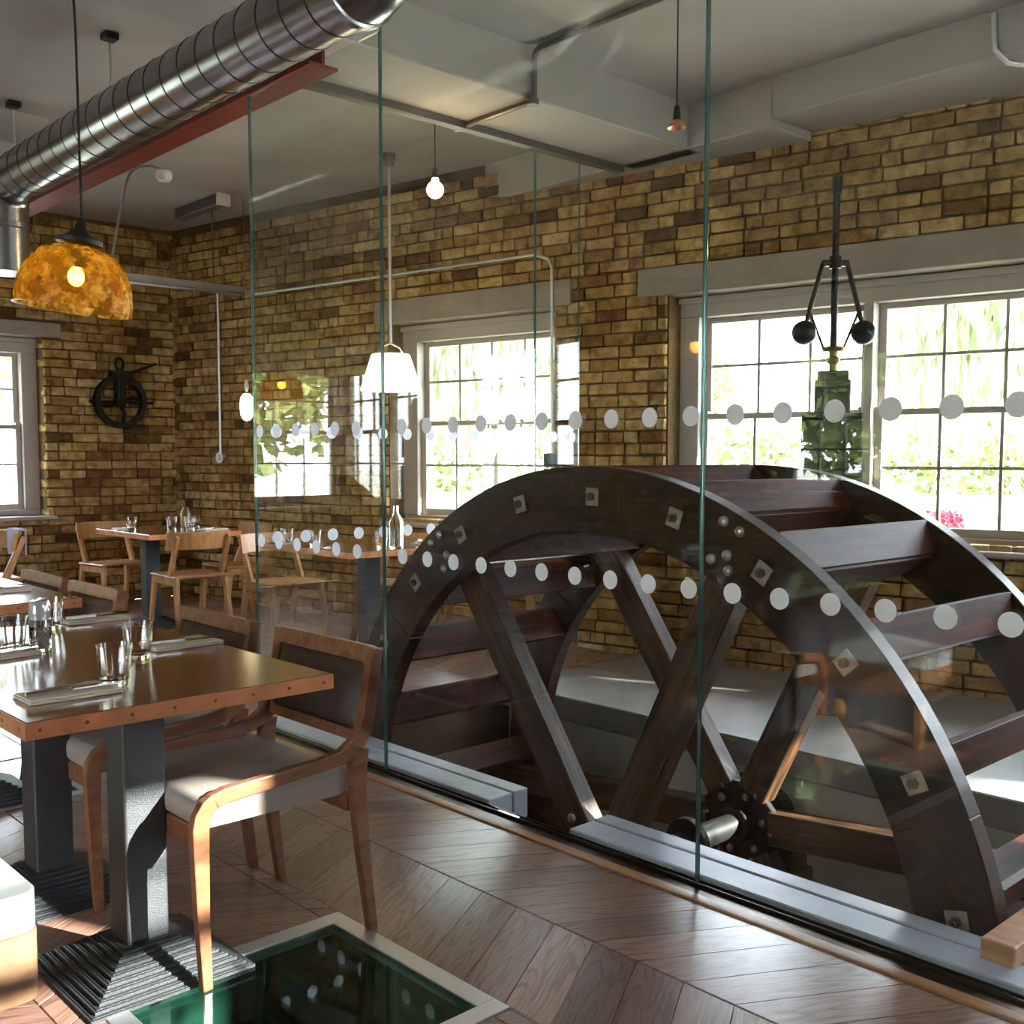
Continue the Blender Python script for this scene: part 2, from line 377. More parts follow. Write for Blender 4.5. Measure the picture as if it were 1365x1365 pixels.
def brick_wall(name, M, u0, u1, z0, z1, holes, blocks=(), seed=1, thick=.40, face_z0=None, individual=True):
    """backing slab with openings (holes) and bricks laid proud of it; blocks = face areas left free of bricks"""
    rg = random.Random(seed)
    us = sorted({u0, u1, *[h[0] for h in holes], *[h[1] for h in holes]}); zs = sorted({z0, z1, *[h[2] for h in holes], *[h[3] for h in holes]})
    mb = MB()
    for a, b in zip(us, us[1:]):
        for c, d in zip(zs, zs[1:]):
            mu, mz = (a + b) / 2, (c + d) / 2
            if any(h[0] < mu < h[1] and h[2] < mz < h[3] for h in holes): continue
            mb.box(a, b, .02, thick, c, d)
    w = mb.build(name, MORTAR); w.matrix_world = M; struct(w)
    lst = []; ch = .080; nrow = int((z1 - z0) / ch)
    avoid = list(holes) + list(blocks)
    for r in range(nrow):
        za = z0 + r * ch; zb = za + ch - .011; zm = (za + zb) / 2
        cuts = sorted([(h[0], h[1], h in holes) for h in avoid if h[2] < zm < h[3]])
        spans = []; a = u0
        for c0, c1, ish in cuts:
            if c0 > a: spans.append((a, c0, c0 if ish else None))
            a = max(a, c1)
        if a < u1: spans.append((a, u1, None))
        for sa, sb, _ in spans:
            u = sa; k = rg.random()
            first = True
            while u < sb - .03:
                L = .232 if rg.random() < .68 else .113
                if first: L = rg.choice((.06, .113, .17, .232)); first = False
                if u + L > sb - .05: L = sb - u
                jamb = any(abs(u - h[1]) < .01 or abs(u + L - h[0]) < .01 for h in holes if h[2] < zm < h[3])
                pr = rg.uniform(.0, .012); dep = (.2 if jamb else .05)
                e0 = .006 if jamb and any(abs(u - h[1]) < .01 for h in holes) else 0
                lst.append((u, u + L - .011, za + rg.uniform(-.002, .002), zb + rg.uniform(-.002, .002), -pr * .8, dep, rg.randrange(8)))
                u += L
    def sz(b): return seen_size(M @ Vector(((b[0] + b[1]) / 2, 0, (b[2] + b[3]) / 2)), b[1] - b[0], b[3] - b[2])
    order = sorted(lst, key=sz, reverse=True)
    big = [b for b in order[:300] if sz(b) > 0] if individual else []
    rest = order[len(big):]
    for b in big:
        o = link('brick', BRICKS[b[6]], w)
        o.location = ((b[0] + b[1]) / 2, b[4], (b[2] + b[3]) / 2); o.scale = (b[1] - b[0], b[5] - b[4], b[3] - b[2])
    mb = MB()
    for b in rest:
        vs, fs = BDATA[b[6]]
        mb.add([Vector(((b[0] + b[1]) / 2 + v.x * (b[1] - b[0]), b[4] + v.y * (b[5] - b[4]), (b[2] + b[3]) / 2 + v.z * (b[3] - b[2]))) for v in vs], fs)
    if rest: stuff(mb.build('brickwork', BRICK, w))
    return w

OP1 = (.18, 2.66, .80, 2.34); OP2 = (-2.28, -.70, .80, 2.34); OP3 = (2.95, 5.3, .80, 2.34)
LT1 = (-.04, 3.0, 2.34, 2.515); LT2 = (-2.42, -.56, 2.34, 2.515)
brick_wall('wall_right', MW, -5.12, 7.2, -.12, ZC, [OP1, OP2, OP3], [LT1, LT2, (2.9, 5.4, 2.34, 2.52)], 11)
MBK = Matrix.Translation((0, YB, 0))
OB1 = (1.65, 3.33, .80, 2.34); OB2 = (-1.45, -.05, .80, 2.34)
brick_wall('wall_back', MBK, -4.4, 4.55, 0, ZC, [OB1, OB2], [(1.5, 3.48, 2.34, 2.46), (-1.6, .1, 2.34, 2.46)], 23)
MLF = Matrix.Translation((-4.0, 0, 0)) @ Matrix.Rotation(R(90), 4, 'Z')
OL = [(.6, 3.3, .45, 2.6), (4.70, 6.05, .98, 2.45)]  # first opening unseen, added and widened for daylight; second shows mirrored in the glass
brick_wall('wall_left', MLF, -3.2, 9.6, 0, ZC, OL, [], 31, individual=False)
MRR = Matrix.Translation((0, -2.4, 0)) @ Matrix.Rotation(R(180), 4, 'Z')
ORR = [(-6.35, -5.2, .9, 2.7), (-3.62, -2.45, 2.1, 3.10)]  # unseen openings added behind the camera, sized to shape the sun patches
brick_wall('wall_front', MRR, -7.2, 4.2, -.1, ZC, ORR, [], 41, individual=False)

# ------------------------------------------------------------------ windows
wn = [0]
def window(M, op, groups, zbars=(.90, 1.24, 1.565, 1.89, 2.165), off=.19, label=None):
    """op opening in wall coords; groups = lists of glass edges incl. bars, one sash pair each"""
    wn[0] += 1
    o = bpy.data.objects.new('window_%d' % wn[0], None); COL.objects.link(o); o.matrix_world = M; struct(o)
    u0, u1, z0, z1 = op; f = MB(); zt = zbars[-1]
    f.box(u0, u1, off - .02, off + .16, zt + .035, z1); f.box(u0, u1, off - .05, off, z1 - .055, z1 - .015)
    f.box(u0, u1, off - .01, off + .16, z0, zbars[0] - .05)
    f.box(u0, groups[0][0] - .045, off - .02, off + .16, zbars[0] - .05, zt + .035)
    f.box(groups[-1][-1] + .045, u1, off - .02, off + .16, zbars[0] - .05, zt + .035)
    for a, b in zip(groups, groups[1:]): f.box(a[-1] + .045, b[0] - .045, off - .03, off + .16, zbars[0] - .05, zt + .035)
    f.build('frame', PAINT, o, bevel=.004, seg=1)
    s = MB(); s.rbox(u0 - .06, u1 + .06, -.055, off + .05, z0 - .035, z0, .012, 'x'); s.build('sill', PAINT, o)
    for gl in groups:
        for nm, za, zb, zm, oy in (('lower_sash', zbars[0], zbars[2], zbars[1], off + .03), ('upper_sash', zbars[2], zbars[4], zbars[3], off + .075)):
            sh = MB(); a, b = gl[0], gl[-1]
            sh.box(a - .045, a, oy, oy + .04, za - .05, zb + .035); sh.box(b, b + .045, oy, oy + .04, za - .05, zb + .035)
            top = .018 if nm == 'lower_sash' else .035; bot = .05 if nm == 'lower_sash' else .018
            sh.box(a, b, oy, oy + .04, zb - (top if nm == 'lower_sash' else 0), zb + (top if nm == 'lower_sash' else .035))
            sh.box(a, b, oy, oy + .04, za - bot, za + (.018 if nm == 'upper_sash' else 0))
            so = sh.build(nm, PAINT, o, bevel=.003, seg=1)
            br = MB(); br.box(a, b, oy + .008, oy + .034, zm - .009, zm + .009); br.build('glazing_bar', PAINT, so)
            for u in gl[1:-1]:
                br = MB(); br.box(u - .009, u + .009, oy + .008, oy + .034, za, zb); br.build('glazing_bar', PAINT, so)
            for c, d in zip(gl, gl[1:]):
                for e, g in ((za, zm), (zm, zb)):
                    pn = MB(); pn.add([(c, oy + .02, e), (d, oy + .02, e), (d, oy + .02, g), (c, oy + .02, g)], [(0, 1, 2, 3)])
                    pn.build('pane', PANE, so)
    return o
w1 = window(MW, OP1, [[.36, .684, 1.02, 1.341], [1.486, 1.81, 2.14, 2.47]])
w2 = window(MW, OP2, [[-2.082, -1.776, -1.463, -1.155, -.87]])
window(MW, OP3, [[3.15, 3.47, 3.79, 4.11], [4.25, 4.57, 4.89, 5.15]])
w3 = window(MBK, OB1, [[1.86, 2.18, 2.51, 2.83, 3.155]])
window(MBK, OB2, [[-1.25, -.92, -.59, -.25]])
for op, k_ in zip(OL, (5, 4)): window(MLF, op, [[op[0] + .13 + i * (op[1] - op[0] - .26) / k_ for i in range(k_ + 1)]], zbars=(op[2] + .1, op[2] + .1 + (op[3] - op[2] - .27) * .25, op[2] + .1 + (op[3] - op[2] - .27) * .5, op[2] + .1 + (op[3] - op[2] - .27) * .75, op[3] - .17))
for op in ORR:
    n_ = 3 if op[2] < 1.5 else 1; h_ = (op[3] - op[2] - .20) / 4
    window(MRR, op, [[op[0] + .10 + i * (op[1] - op[0] - .20) / n_ for i in range(n_ + 1)]], zbars=[op[2] + .08 + h_ * i for i in range(5)])
def trim(i, M, u0, u1, z0, z1, y0=-.012, y1=.3):
    mb = MB(); mb.box(u0, u1, y0, y1, z0 - .009, z1); o = mb.build('trim_%d' % i, LINTEL, bevel=.006, seg=1); o.matrix_world = M; return struct(o)
trim(1, MW, LT1[0], LT1[1], 2.34, 2.512, y1=.19); trim(2, MW, LT2[0], LT2[1], 2.34, 2.512, y1=.19)
trim(3, MW, 2.9, 5.4, 2.34, 2.515, y1=.19)
trim(4, MBK, 1.5, 3.48, 2.34, 2.455, y1=.19); trim(5, MBK, -1.6, .1, 2.34, 2.455, y1=.19)

# ------------------------------------------------------------------ ceiling and beams
mb = MB(); mb.box(-4.4, 7.4, -2.8, 9.9, ZC, ZC + .2)
ceil = struct(mb.build('ceiling', PLASTER))
def cbeam(x0, x1, y0, y1, z0=ZB, z1=ZC + .01, name='beam'):
    m = MB(); m.box(x0, x1, y0, y1, z0, z1); return m.build(name, PLASTER, ceil, bevel=.008, seg=1)
cbeam(-4.1, 5.3, 4.04, 4.555); cbeam(5.17, 7.2, 3.46, 9.6); cbeam(5.17, 7.2, -2.5, 3.46, ZB + .045)
cbeam(-4.1, 2.5, 6.9, 7.3, 3.2); cbeam(-4.1, 5.2, -.9, -.4)

# ------------------------------------------------------------------ floor
HATCH = [(.93, 1.655, 1.79, 2.515), (.93, 1.60, 4.10, 4.84)]
XF = 2.46
mb = MB()
def slab_cells(x0, x1, y0, y1, z0, z1, holes):
    xs = sorted({x0, x1, *[h[0] for h in holes], *[h[1] for h in holes]}); ys = sorted({y0, y1, *[h[2] for h in holes], *[h[3] for h in holes]})
    for a, b in zip(xs, xs[1:]):
        for c, d in zip(ys, ys[1:]):
            if any(h[0] < (a + b) / 2 < h[1] and h[2] < (c + d) / 2 < h[3] for h in holes): continue
            mb.box(a, b, c, d, z0, z1)
slab_cells(-4.0, XF + .1, -2.4, YB, -.20, -.012, HATCH)
slab_cells(XF + .1, 5.6, YC - .03, YB, -.20, -.012, [])
floor = struct(mb.build('floor', mat('subfloor', '2a1b12', .7)))
def clip(poly, ax, val, keep_less):
    out = []
    for i in range(len(poly)):
        a, b = poly[i], poly[(i + 1) % len(poly)]
        ia = (a[ax] <= val) == keep_less or a[ax] == val; ib = (b[ax] <= val) == keep_less or b[ax] == val
        if ia: out.append(a)
        if ia != ib:
            t = (val - a[ax]) / (b[ax] - a[ax]); out.append(tuple(a[k] + (b[k] - a[k]) * t for k in range(2)))
    return out
def minus(poly, h):
    res = []
    p = clip(poly, 0, h[0], True);  res.append(p); rest = clip(poly, 0, h[0], False)
    res.append(clip(rest, 0, h[1], False)) if len(rest) > 2 else None
    rest = clip(rest, 0, h[1], True) if len(rest) > 2 else []
    if len(rest) > 2: res += [clip(rest, 1, h[2], True), clip(rest, 1, h[3], False)]
    def area(q): return abs(sum(q[i][0] * q[(i + 1) % len(q)][1] - q[(i + 1) % len(q)][0] * q[i][1] for i in range(len(q)))) / 2
    return [q for q in res if q and len(q) > 2 and area(q) > 2e-5]
def plank_mesh(polys, c, along):
    """thin boards with a narrow chamfer; UV follows the board"""
    vs, fs, uvs = [], [], []
    for q in polys:
        n = len(q); m = (sum(p[0] for p in q) / n, sum(p[1] for p in q) / n); b = len(vs)
        ar = sum(q[i][0] * q[(i + 1) % n][1] - q[(i + 1) % n][0] * q[i][1] for i in range(n))
        if ar < 0: q = q[::-1]
        def inset(p, e):
            d = Vector((m[0] - p[0], m[1] - p[1])); return (p[0] + d.x / (d.length + 1e-9) * e, p[1] + d.y / (d.length + 1e-9) * e)
        for e, z in ((.0012, -.012), (.0012, -.0022), (.0045, 0)):
            for p in q: x, y = inset(p, e); vs.append((x - c[0], y - c[1], z))
        for k in range(2):
            for i in range(n):
                j = (i + 1) % n; fs.append((b + k * n + i, b + k * n + j, b + k * n + n + j, b + k * n + n + i))
        fs.append(tuple(range(b + 2 * n, b + 3 * n)))
    me = bpy.data.meshes.new('plank'); me.from_pydata(vs, [], fs); me.materials.append(PLANK)
    uv = me.uv_layers.new(name='UVMap'); a = Vector(along).normalized(); t = Vector((-a.y, a.x))
    for l in me.loops:
        p = Vector(vs[l.vertex_index][:2]); uv.data[l.index].uv = (p.dot(a), p.dot(t))
    return me
planks = []; cw = .405; pw = .151; tn = cw * .575
for k in range(-16, 9):
    xb = 2.055 + cw * k; xa = xb - cw            # column xa..xb ; peak (higher y) at odd sides
    up_right = (k % 2 == 0)                        # right edge higher for even k
    if xb > 5.7: continue
    ylim = (-2.4, YB) if xb <= XF + .05 else (YC - .03, YB)
    if xa > XF + .05 - cw and xb > XF + .05: ylim = (YC - .03, YB)
    nn = int((YB + 3) / pw) + 8
    for j in range(nn):
        y = -2.64 + j * pw + .0
        yl, yr = (y - tn, y) if up_right else (y, y - tn)
        q = [(xa, yl), (xb, yr), (xb, yr + pw), (xa, yl + pw)]
        q = clip(q, 1, ylim[0], False)
        if len(q) > 2: q = clip(q, 1, ylim[1], True)
        if len(q) > 2 and xb > XF and ylim[0] < 0: q = clip(q, 0, XF, True)
        if len(q) < 3: continue
        ps = [q]
        for h in HATCH: ps = [s for p in ps for s in (minus(p, h) if p else [])]
        if not ps: continue
        c = ((xa + xb) / 2, y + .0)
        planks.append((ps, c, (cw, tn if up_right else -tn)))
def psz(p):
    v = Vector((p[1][0], p[1][1], 0)) - eye; d = v.dot(cf)
    if d < .5 or abs(v.dot(cr) / d) > .56 or v.dot(cu) / d < -.56: return 0
    return 1 / d ** 3
planks.sort(key=psz, reverse=True)
for ps, c, al in planks[:300]: link('plank', plank_mesh(ps, c, al), floor, (c[0], c[1], 0))
grp = {}
for ps, c, al in planks[300:]: grp.setdefault(al[1] > 0, []).extend(ps)
al = {True: (cw, tn), False: (cw, -tn)}
for kk, ps in grp.items(): stuff(link('parquet', plank_mesh(ps, (0, 0), al[kk]), floor))
mb = MB(); mb.rbox(XF, XF + .045, -2.4, YC + .03, -.03, .006, .004, 'y'); mb.build('nosing', NOSE, floor)
mb = MB(); mb.box(XF + .045, XG - .014, -2.4, YC + .03, -.06, .004)
mb.box(XG - .014, XG - .009, -2.4, YC + .03, -.02, .014); mb.box(XG + .009, XG + .014, -2.4, YC + .03, -.02, .014); mb.build('glass_channel', CHANNEL, floor)
# slate ledge inside the glass, in two lengths with the bearing gap between
for y0, y1 in ((2.905, YC), (-2.4, 2.49)):
    mb = MB(); mb.box(XG + .014, XG + .135, y0, y1, -.08, .030); mb.box(XG + .139, XG + .215, y0, y1, -.08, .034); mb.build('ledge', SLATE, floor, bevel=.004, seg=1)
mb = MB(); mb.box(XF + .06, XG + .2, -2.4, YC, -2.3, -.10); mb.build('pit_curb', MOULD, floor)
mb = MB(); mb.box(2.5, 5.7, YC - .06, YC + .02, -2.3, -.012); mb.build('pit_end', MOULD, floor)
mb = MB(); mb.box(2.4, 6.4, -2.4, YC, -2.4, -2.2); mb.build('pit_bed', MOULD, floor)
mb = MB(); mb.box(4.10, 6.6, -2.4, YC, -.13, 0); mb.build('platform', mat('dark_screed', '75726f', .5, var=.15, vscale=3), floor, bevel=.006, seg=1)
mb = MB(); mb.box(4.16, 6.6, -2.4, YC, -.62, -.13); mb.build('platform_wall', CONCRETE, floor)
mb = MB(); mb.box(4.05, 6.6, -2.4, YC, -2.3, -.62); mb.build('pit_wall', MOULD, floor)

# ------------------------------------------------------------------ glass screen
dotme = None
def dot_obj(parent, p, axis):
    global dotme
    if dotme is None:
        m = MB(); m.cyl((-.0006, 0, 0), (.0006, 0, 0), .0305, n=28); o = m.build('dot', DOT); dotme = o.data; bpy.data.objects.remove(o)
    o = link('dot', dotme, parent, p)
    if axis == 'y': o.rotation_euler = (0, 0, R(90))
def panel_x(y0, y1, z1, label):
    t = thing('glass_panel', label, 'glass panel', (XG, y0, 0))
    L = y1 - y0
    m = MB(); m.box(-.005, .005, .003, L - .003, .012, z1); m.build('pane', GLASS, t)
    for a, b in ((.0012, .003), (L - .003, L - .0012)):
        m = MB(); m.box(-.0052, .0052, a, b, .012, z1); m.build('polished_edge', GEDGE, t)
    for k in range(-24, 14):
        y = 2.449 + .158 * k
        if y0 + .03 < y < y1 - .02:
            for z in (1.423, .907): dot_obj(t, (-.007, y - y0, z), 'x')
panel_x(3.532, YC - .004, 2.975, 'clear glass panel with dots behind the dark chairs, narrowest of the long screen')
panel_x(1.936, 3.528, ZC - .02, 'clear glass panel with dots in front of the waterwheel spokes')
panel_x(.34, 1.932, ZC - .02, 'clear glass panel with dots in front of the descending right rim of the waterwheel')
panel_x(-2.36, .336, ZB - .03, 'wide clear glass panel continuing the screen beyond the timber block')
def panel_y(x0, x1, label):
    t = thing('glass_panel', label, 'glass panel', (x0, YC, 0)); L = x1 - x0
    m = MB(); m.box(.003, L - .003, -.005, .005, .0, 3.085); m.build('pane', GLASS, t)
    for a, b in ((.001, .003), (L - .003, L - .001)):
        m = MB(); m.box(a, b, -.0052, .0052, .0, 3.085); m.build('polished_edge', GEDGE, t)
    for k in range(-3, 16):
        x = 2.996 + .158 * k
        if x0 + .03 < x < x1 - .03:
            for z in (1.425, .912): dot_obj(t, (x - x0, -.007, z), 'y')
panel_y(XG + .008, 4.422, 'clear glass return panel with dots at the far end of the wheel pit')
panel_y(4.426, 4.80, 'clear glass return panel beside the brick wall, beyond the wheel')
m = MB(); m.box(2.7, 5.17, YC - .03, YC + .03, 3.09, ZB); tag(m.build('head_rail', GREYC), 'long dark grey metal head rail holding the glass return under the beam', 'rail')

# ------------------------------------------------------------------ waterwheel
WC = Vector((2.87, 2.70, -.31)); RO, RI = 1.580, 1.335
wheel = thing('waterwheel', 'large dark timber waterwheel with two bolted rims behind the glass screen', 'waterwheel', WC)
def arc(r, a0, a1, n): return [(r * math.cos(R(a0 + (a1 - a0) * i / n)), r * math.sin(R(a0 + (a1 - a0) * i / n))) for i in range(n + 1)]
for x0, ph in ((0, 37), (1.08, 37)):
    for k in range(6):
        a0 = ph + 60 * k; a1 = a0 + 60
        m = MB(); o_, i_ = arc(RO, a0, a1, 20), arc(RI, a0, a1, 20)
        vs = [(x, *p) for x in (x0, x0 + .075) for p in o_] + [(x, *p) for x in (x0, x0 + .075) for p in i_]
        n = 21; fs = []
        for i in range(20):
            fs += [(i, i + 1, n + i + 1, n + i), (2 * n + i, 3 * n + i, 3 * n + i + 1, 2 * n + i + 1),
                   (i, 2 * n + i, 2 * n + i + 1, i + 1), (n + i, n + i + 1, 3 * n + i + 1, 3 * n + i)]
        fs += [(0, n, 3 * n, 2 * n), (20, 2 * n + 20, 3 * n + 20, n + 20)]
        m.add(vs, fs); m.build('rim_segment', WHEELW, wheel, bevel=.004, seg=1)
PLATE = None
for k in range(24):
    a = 31.2 + 15.12 * k if k < 10 else 31.2 + 15.12 * 9 + (360 - 15.12 * 9) / 15 * (k - 9)
    c = (-.004, 1.468 * math.cos(R(a)), 1.468 * math.sin(R(a)))
    if PLATE is None:
        m = MB(); m.box(-.006, 0, -.03, .03, -.033, .033); PLATE = m.build('bolt_plate', mat('worn_zinc', '9a9284', .5, .5, var=.3, vscale=20), wheel, bevel=.002, seg=1)
        m = MB(); m.cyl((-.022, 0, 0), (-.006, 0, 0), .016, n=6, smooth=False); m.cyl((-.030, 0, 0), (-.022, 0, 0), .008, n=8); NUT = m.build('nut', mat('nut_steel', '6d6459', .4, .8), PLATE)
        p = PLATE
    else:
        p = PLATE.copy(); COL.objects.link(p); nn_ = NUT.copy(); COL.objects.link(nn_); nn_.parent = p
    p.location = c; p.rotation_euler = (R(a - 90), 0, 0)
SPK = 55.3
for x0 in (.085, 1.085 - .10):
    for k in range(6):
        a = SPK + 60 * k; ca, sa = math.cos(R(a)), math.sin(R(a)); t = Vector((0, -sa, ca))
        m = MB(); Mx = Matrix(((1, 0, 0), (0, -sa, ca), (0, ca, sa))).to_4x4()
        m.box(-.045, .045, -.072, .072, .16, 1.50); s = m.build('spoke', SPOKEW, wheel, bevel=.005, seg=1)
        s.matrix_local = Matrix.Translation((x0 + .045 if x0 < .5 else x0 + .045, 0, 0)) @ Mx
BOLT = None
def bolt(p, ax=-1):
    global BOLT
    if BOLT is None:
        m = MB(); m.sphere((0, 0, 0), .019, 10, 6, (.7, 1, 1)); BOLT = m.build('bolt_head', mat('bolt_steel', 'a8a29a', .3, .9), wheel); b = BOLT
    else: b = BOLT.copy(); COL.objects.link(b)
    b.location = p
for k in range(6):
    a = SPK + 60 * k
    for r, da in ((1.535, -1.3), (1.535, 1.3), (1.40, 2.2), (1.40, -1.0), (1.44, 1.0)): bolt((-.003, r * math.cos(R(a + da)), r * math.sin(R(a + da))))
    for r, da in ((1.42, -1.6), (1.42, 1.6)): bolt((1.077, r * math.cos(R(a + da)), r * math.sin(R(a + da))))
# floats: an outer sloping board and an inner riser between the rims
FA = []
for k in range(24):
    ka = 15.0 * k
    def pt(r, a): return Vector((0, r * math.cos(R(a)), r * math.sin(R(a))))
    A, B, Cc = pt(1.572, 119.4 + ka), pt(1.484, 123.2 + ka), pt(1.345, 120.4 + ka)
    for nm, p, q, th in (('float_board', A, B, .026), ('float_riser', B, Cc, .028)):
        m = MB(); d = (q - p).normalized(); nrm = Vector((0, -d.z, d.y))
        X0, X1 = Vector((.076, 0, 0)), Vector((1.079, 0, 0))
        vs = [P + X + nrm * s * th / 2 for X in (X0, X1) for P in (p, q) for s in (-1, 1)]
        m.add(vs, [(0, 1, 3, 2), (4, 6, 7, 5), (0, 4, 5, 1), (2, 3, 7, 6), (0, 2, 6, 4), (1, 5, 7, 3)])
        m.build(nm, FLOATW, wheel, bevel=.002, seg=1)
# axle and cast hubs
m = MB(); m.cyl((-.30, 0, 0), (1.45, 0, 0), .052, n=20); m.build('axle', mat('axle_steel', '4a4c4a', .35, .8, var=.3, vscale=6), wheel)
m = MB(); m.cyl((.62, 0, 0), (.66, 0, 0), .105, n=24); m.build('axle_collar', IRON, wheel, bevel=.004, seg=1)
for x0 in (.02, 1.0):
    m = MB(); oct_ = [(.20 * math.cos(R(22.5 + 45 * i)), .20 * math.sin(R(22.5 + 45 * i))) for i in range(8)]
    m.prism(oct_, x0, x0 + .035, 'x'); m.prism(oct_, x0 + .115, x0 + .145, 'x'); m.cyl((x0 - .05, 0, 0), (x0 + .2, 0, 0), .085, n=20)
    m.build('hub', IRON, wheel, bevel=.004, seg=1)
    for k in range(6):
        a = SPK + 60 * k
        for r in (.13, .175, .24): bolt((x0 - .004 if r < .2 else x0 + .03, r * math.cos(R(a + (8 if r > .15 else -8))), r * math.sin(R(a + (8 if r > .15 else -8)))))
for x0 in (-.27, 1.25):
    m = MB(); m.box(x0 - .09, x0 + .09, -.17, .17, -.22, -.03); m.cyl((x0 - .08, 0, 0), (x0 + .08, 0, 0), .10, n=20); m.build('bearing', IRON, wheel, bevel=.006, seg=1)
    m = MB(); m.box(x0 - .11, x0 + .11, -.2, .2, -1.9, -.22); m.build('bearing_pier', MOULD, wheel)
# timber block at the lower right
m = MB(); m.box(2.66, 3.3, 1.03, 1.118, .0, .085); tag(m.build('timber_block', NOSE, bevel=.004, seg=1), 'chunky reddish timber block lying across the ledge at the right of the waterwheel', 'timber block')

# ------------------------------------------------------------------ governor on its pedestal
gv = thing('governor', 'black flyball governor with two hanging balls standing before the paired sash window', 'governor', (4.9, 2.89, 0))
m = MB(); m.cyl((0, 0, 1.73), (0, 0, 2.70), .017, n=10); m.cyl((0, 0, 2.62), (0, 0, 2.70), .024, n=10); m.build('spindle', IRON, gv)
gd = Vector((.705, -.709, 0)).normalized(); gd = Vector((cr.x, cr.y, 0))
m = MB(); m.beam(-gd * .065 + Vector((0, 0, 2.275)), gd * .065 + Vector((0, 0, 2.275)), .03, .03); m.cyl((0, 0, 2.25), (0, 0, 2.31), .03, n=12); m.build('crosshead', IRON, gv)
for s in (-1, 1):
    e = gd * (.125 * s); 
    m = MB(); m.cyl(gd * .06 * s + Vector((0, 0, 2.275)), e + Vector((0, 0, 2.04)), .013, n=8); m.cyl(e + Vector((0, 0, 2.04)), gd * .145 * s + Vector((0, 0, 1.96)), .012, n=8); m.build('arm', IRON, gv)
    m = MB(); m.cyl(e + Vector((0, 0, 2.04)), gd * .05 * s + Vector((0, 0, 1.85)), .007, n=8); m.build('link', IRON, gv)
    m = MB(); m.sphere(gd * .15 * s + Vector((0, 0, 1.93)), .062, 20, 12); m.build('ball', mat('ball_iron', '1d2226', .35, .6), gv)
m = MB(); m.lathe([(.016, 1.865), (.06, 1.855), (.05, 1.835), (.022, 1.83), (.022, 1.81), (.035, 1.80), (.03, 1.78), (.02, 1.77), (.02, 1.73)], 16); m.build('sleeve', mat('old_brass', '7a6432', .4, .8), gv)
m = MB()
for (w, z0, z1) in ((.077, 1.68, 1.735), (.088, 1.52, 1.69), (.147, 1.30, 1.52), (.155, .0, 1.24)):
    m.box(-w, w, -w, w, z0, z1, Matrix.Rotation(R(31), 4, 'Z'))
m.box(-.13, .13, -.13, .13, 1.24, 1.30, Matrix.Rotation(R(31), 4, 'Z'))
m.build('pedestal', IRON, gv, bevel=.006, seg=1)

# ------------------------------------------------------------------ tables
def table(name, label, x0, x1, y0, y1, cols, z=.75, base=True):
    t = thing(name, label, 'table', ((x0 + x1) / 2, (y0 + y1) / 2, 0)); hx, hy = (x1 - x0) / 2, (y1 - y0) / 2
    m = MB(); m.box(-hx, hx, -hy, hy, z - .038, z); m.build('tabletop', TABLEW, t, bevel=.002, seg=1)
    for a in ((-hx - .003, hx + .003, -hy - .003, -hy), (-hx - .003, hx + .003, hy, hy + .003), (-hx - .003, -hx, -hy, hy), (hx, hx + .003, -hy, hy)):
        m = MB(); m.box(*a, z - .038, z - .0015); e = m.build('edge_strip', COPPER, t)
        n = MB(); L = max(a[1] - a[0], a[3] - a[2]); c = int(L / .105)
        for i in range(c + 1):
            f = (i + .3) / (c + .6)
            if a[1] - a[0] > .01:
                s = -1 if a[2] < 0 else 1; p = Vector((a[0] + f * L, a[2] if s < 0 else a[3], z - .019)); q = p + Vector((0, .0015 * s, 0))
            else:
                s = -1 if a[0] < 0 else 1; p = Vector((a[0] if s < 0 else a[1], a[2] + f * L, z - .019)); q = p + Vector((.0015 * s, 0, 0))
            n.cyl(p, q, .004, n=8)
        stuff(n.build('nail_heads', mat('copper_nail', '8a5a35', .4, .8), e))
    for cx, cy in cols:
        c = bpy.data.objects.new('pedestal', None); COL.objects.link(c); c.parent = t; c.location = (cx - (x0 + x1) / 2, cy - (y0 + y1) / 2, 0)
        m = MB(); m.rbox(-.055, .055, -.055, .055, .07, z - .04, .008, 'z'); m.build('column', HAMMER, c)
        m = MB(); m.box(-.2, .2, -.2, .2, z - .044, z - .0385); m.build('top_plate', BLACK, c)
        m = MB(); N = 9
        for i in range(N):
            w = .21 - i * .0165; zz = i * .0095; m.box(-w, w, -w, w, zz, zz + .0075)
            m.box(-w + .007, w - .007, -w + .007, w - .007, zz + .0075, zz + .0095)
        m.build('stepped_base', HAMMER, c)
    return t
table('dining_table', 'dark dining table with riveted copper edge, two black pedestals, nearest the camera', .742, 1.492, 2.285, 3.64, [(1.105, 2.595), (1.105, 3.235)])
table('dining_table', 'dark copper-edged dining table second in the row, glaring in daylight at left', .80, 1.59, 4.21, 5.6, [(1.2, 4.33), (1.2, 5.2)])
table('dining_table', 'dark copper-edged dining table against the back brick wall below the pulley', 3.25, 3.97, 7.3, 8.25, [(3.50, 7.85)])
table('dining_table', 'copper-edged dining table seen through the glass beside the single sash window', 3.5, 4.45, 5.15, 6.15, [(3.98, 5.65)])

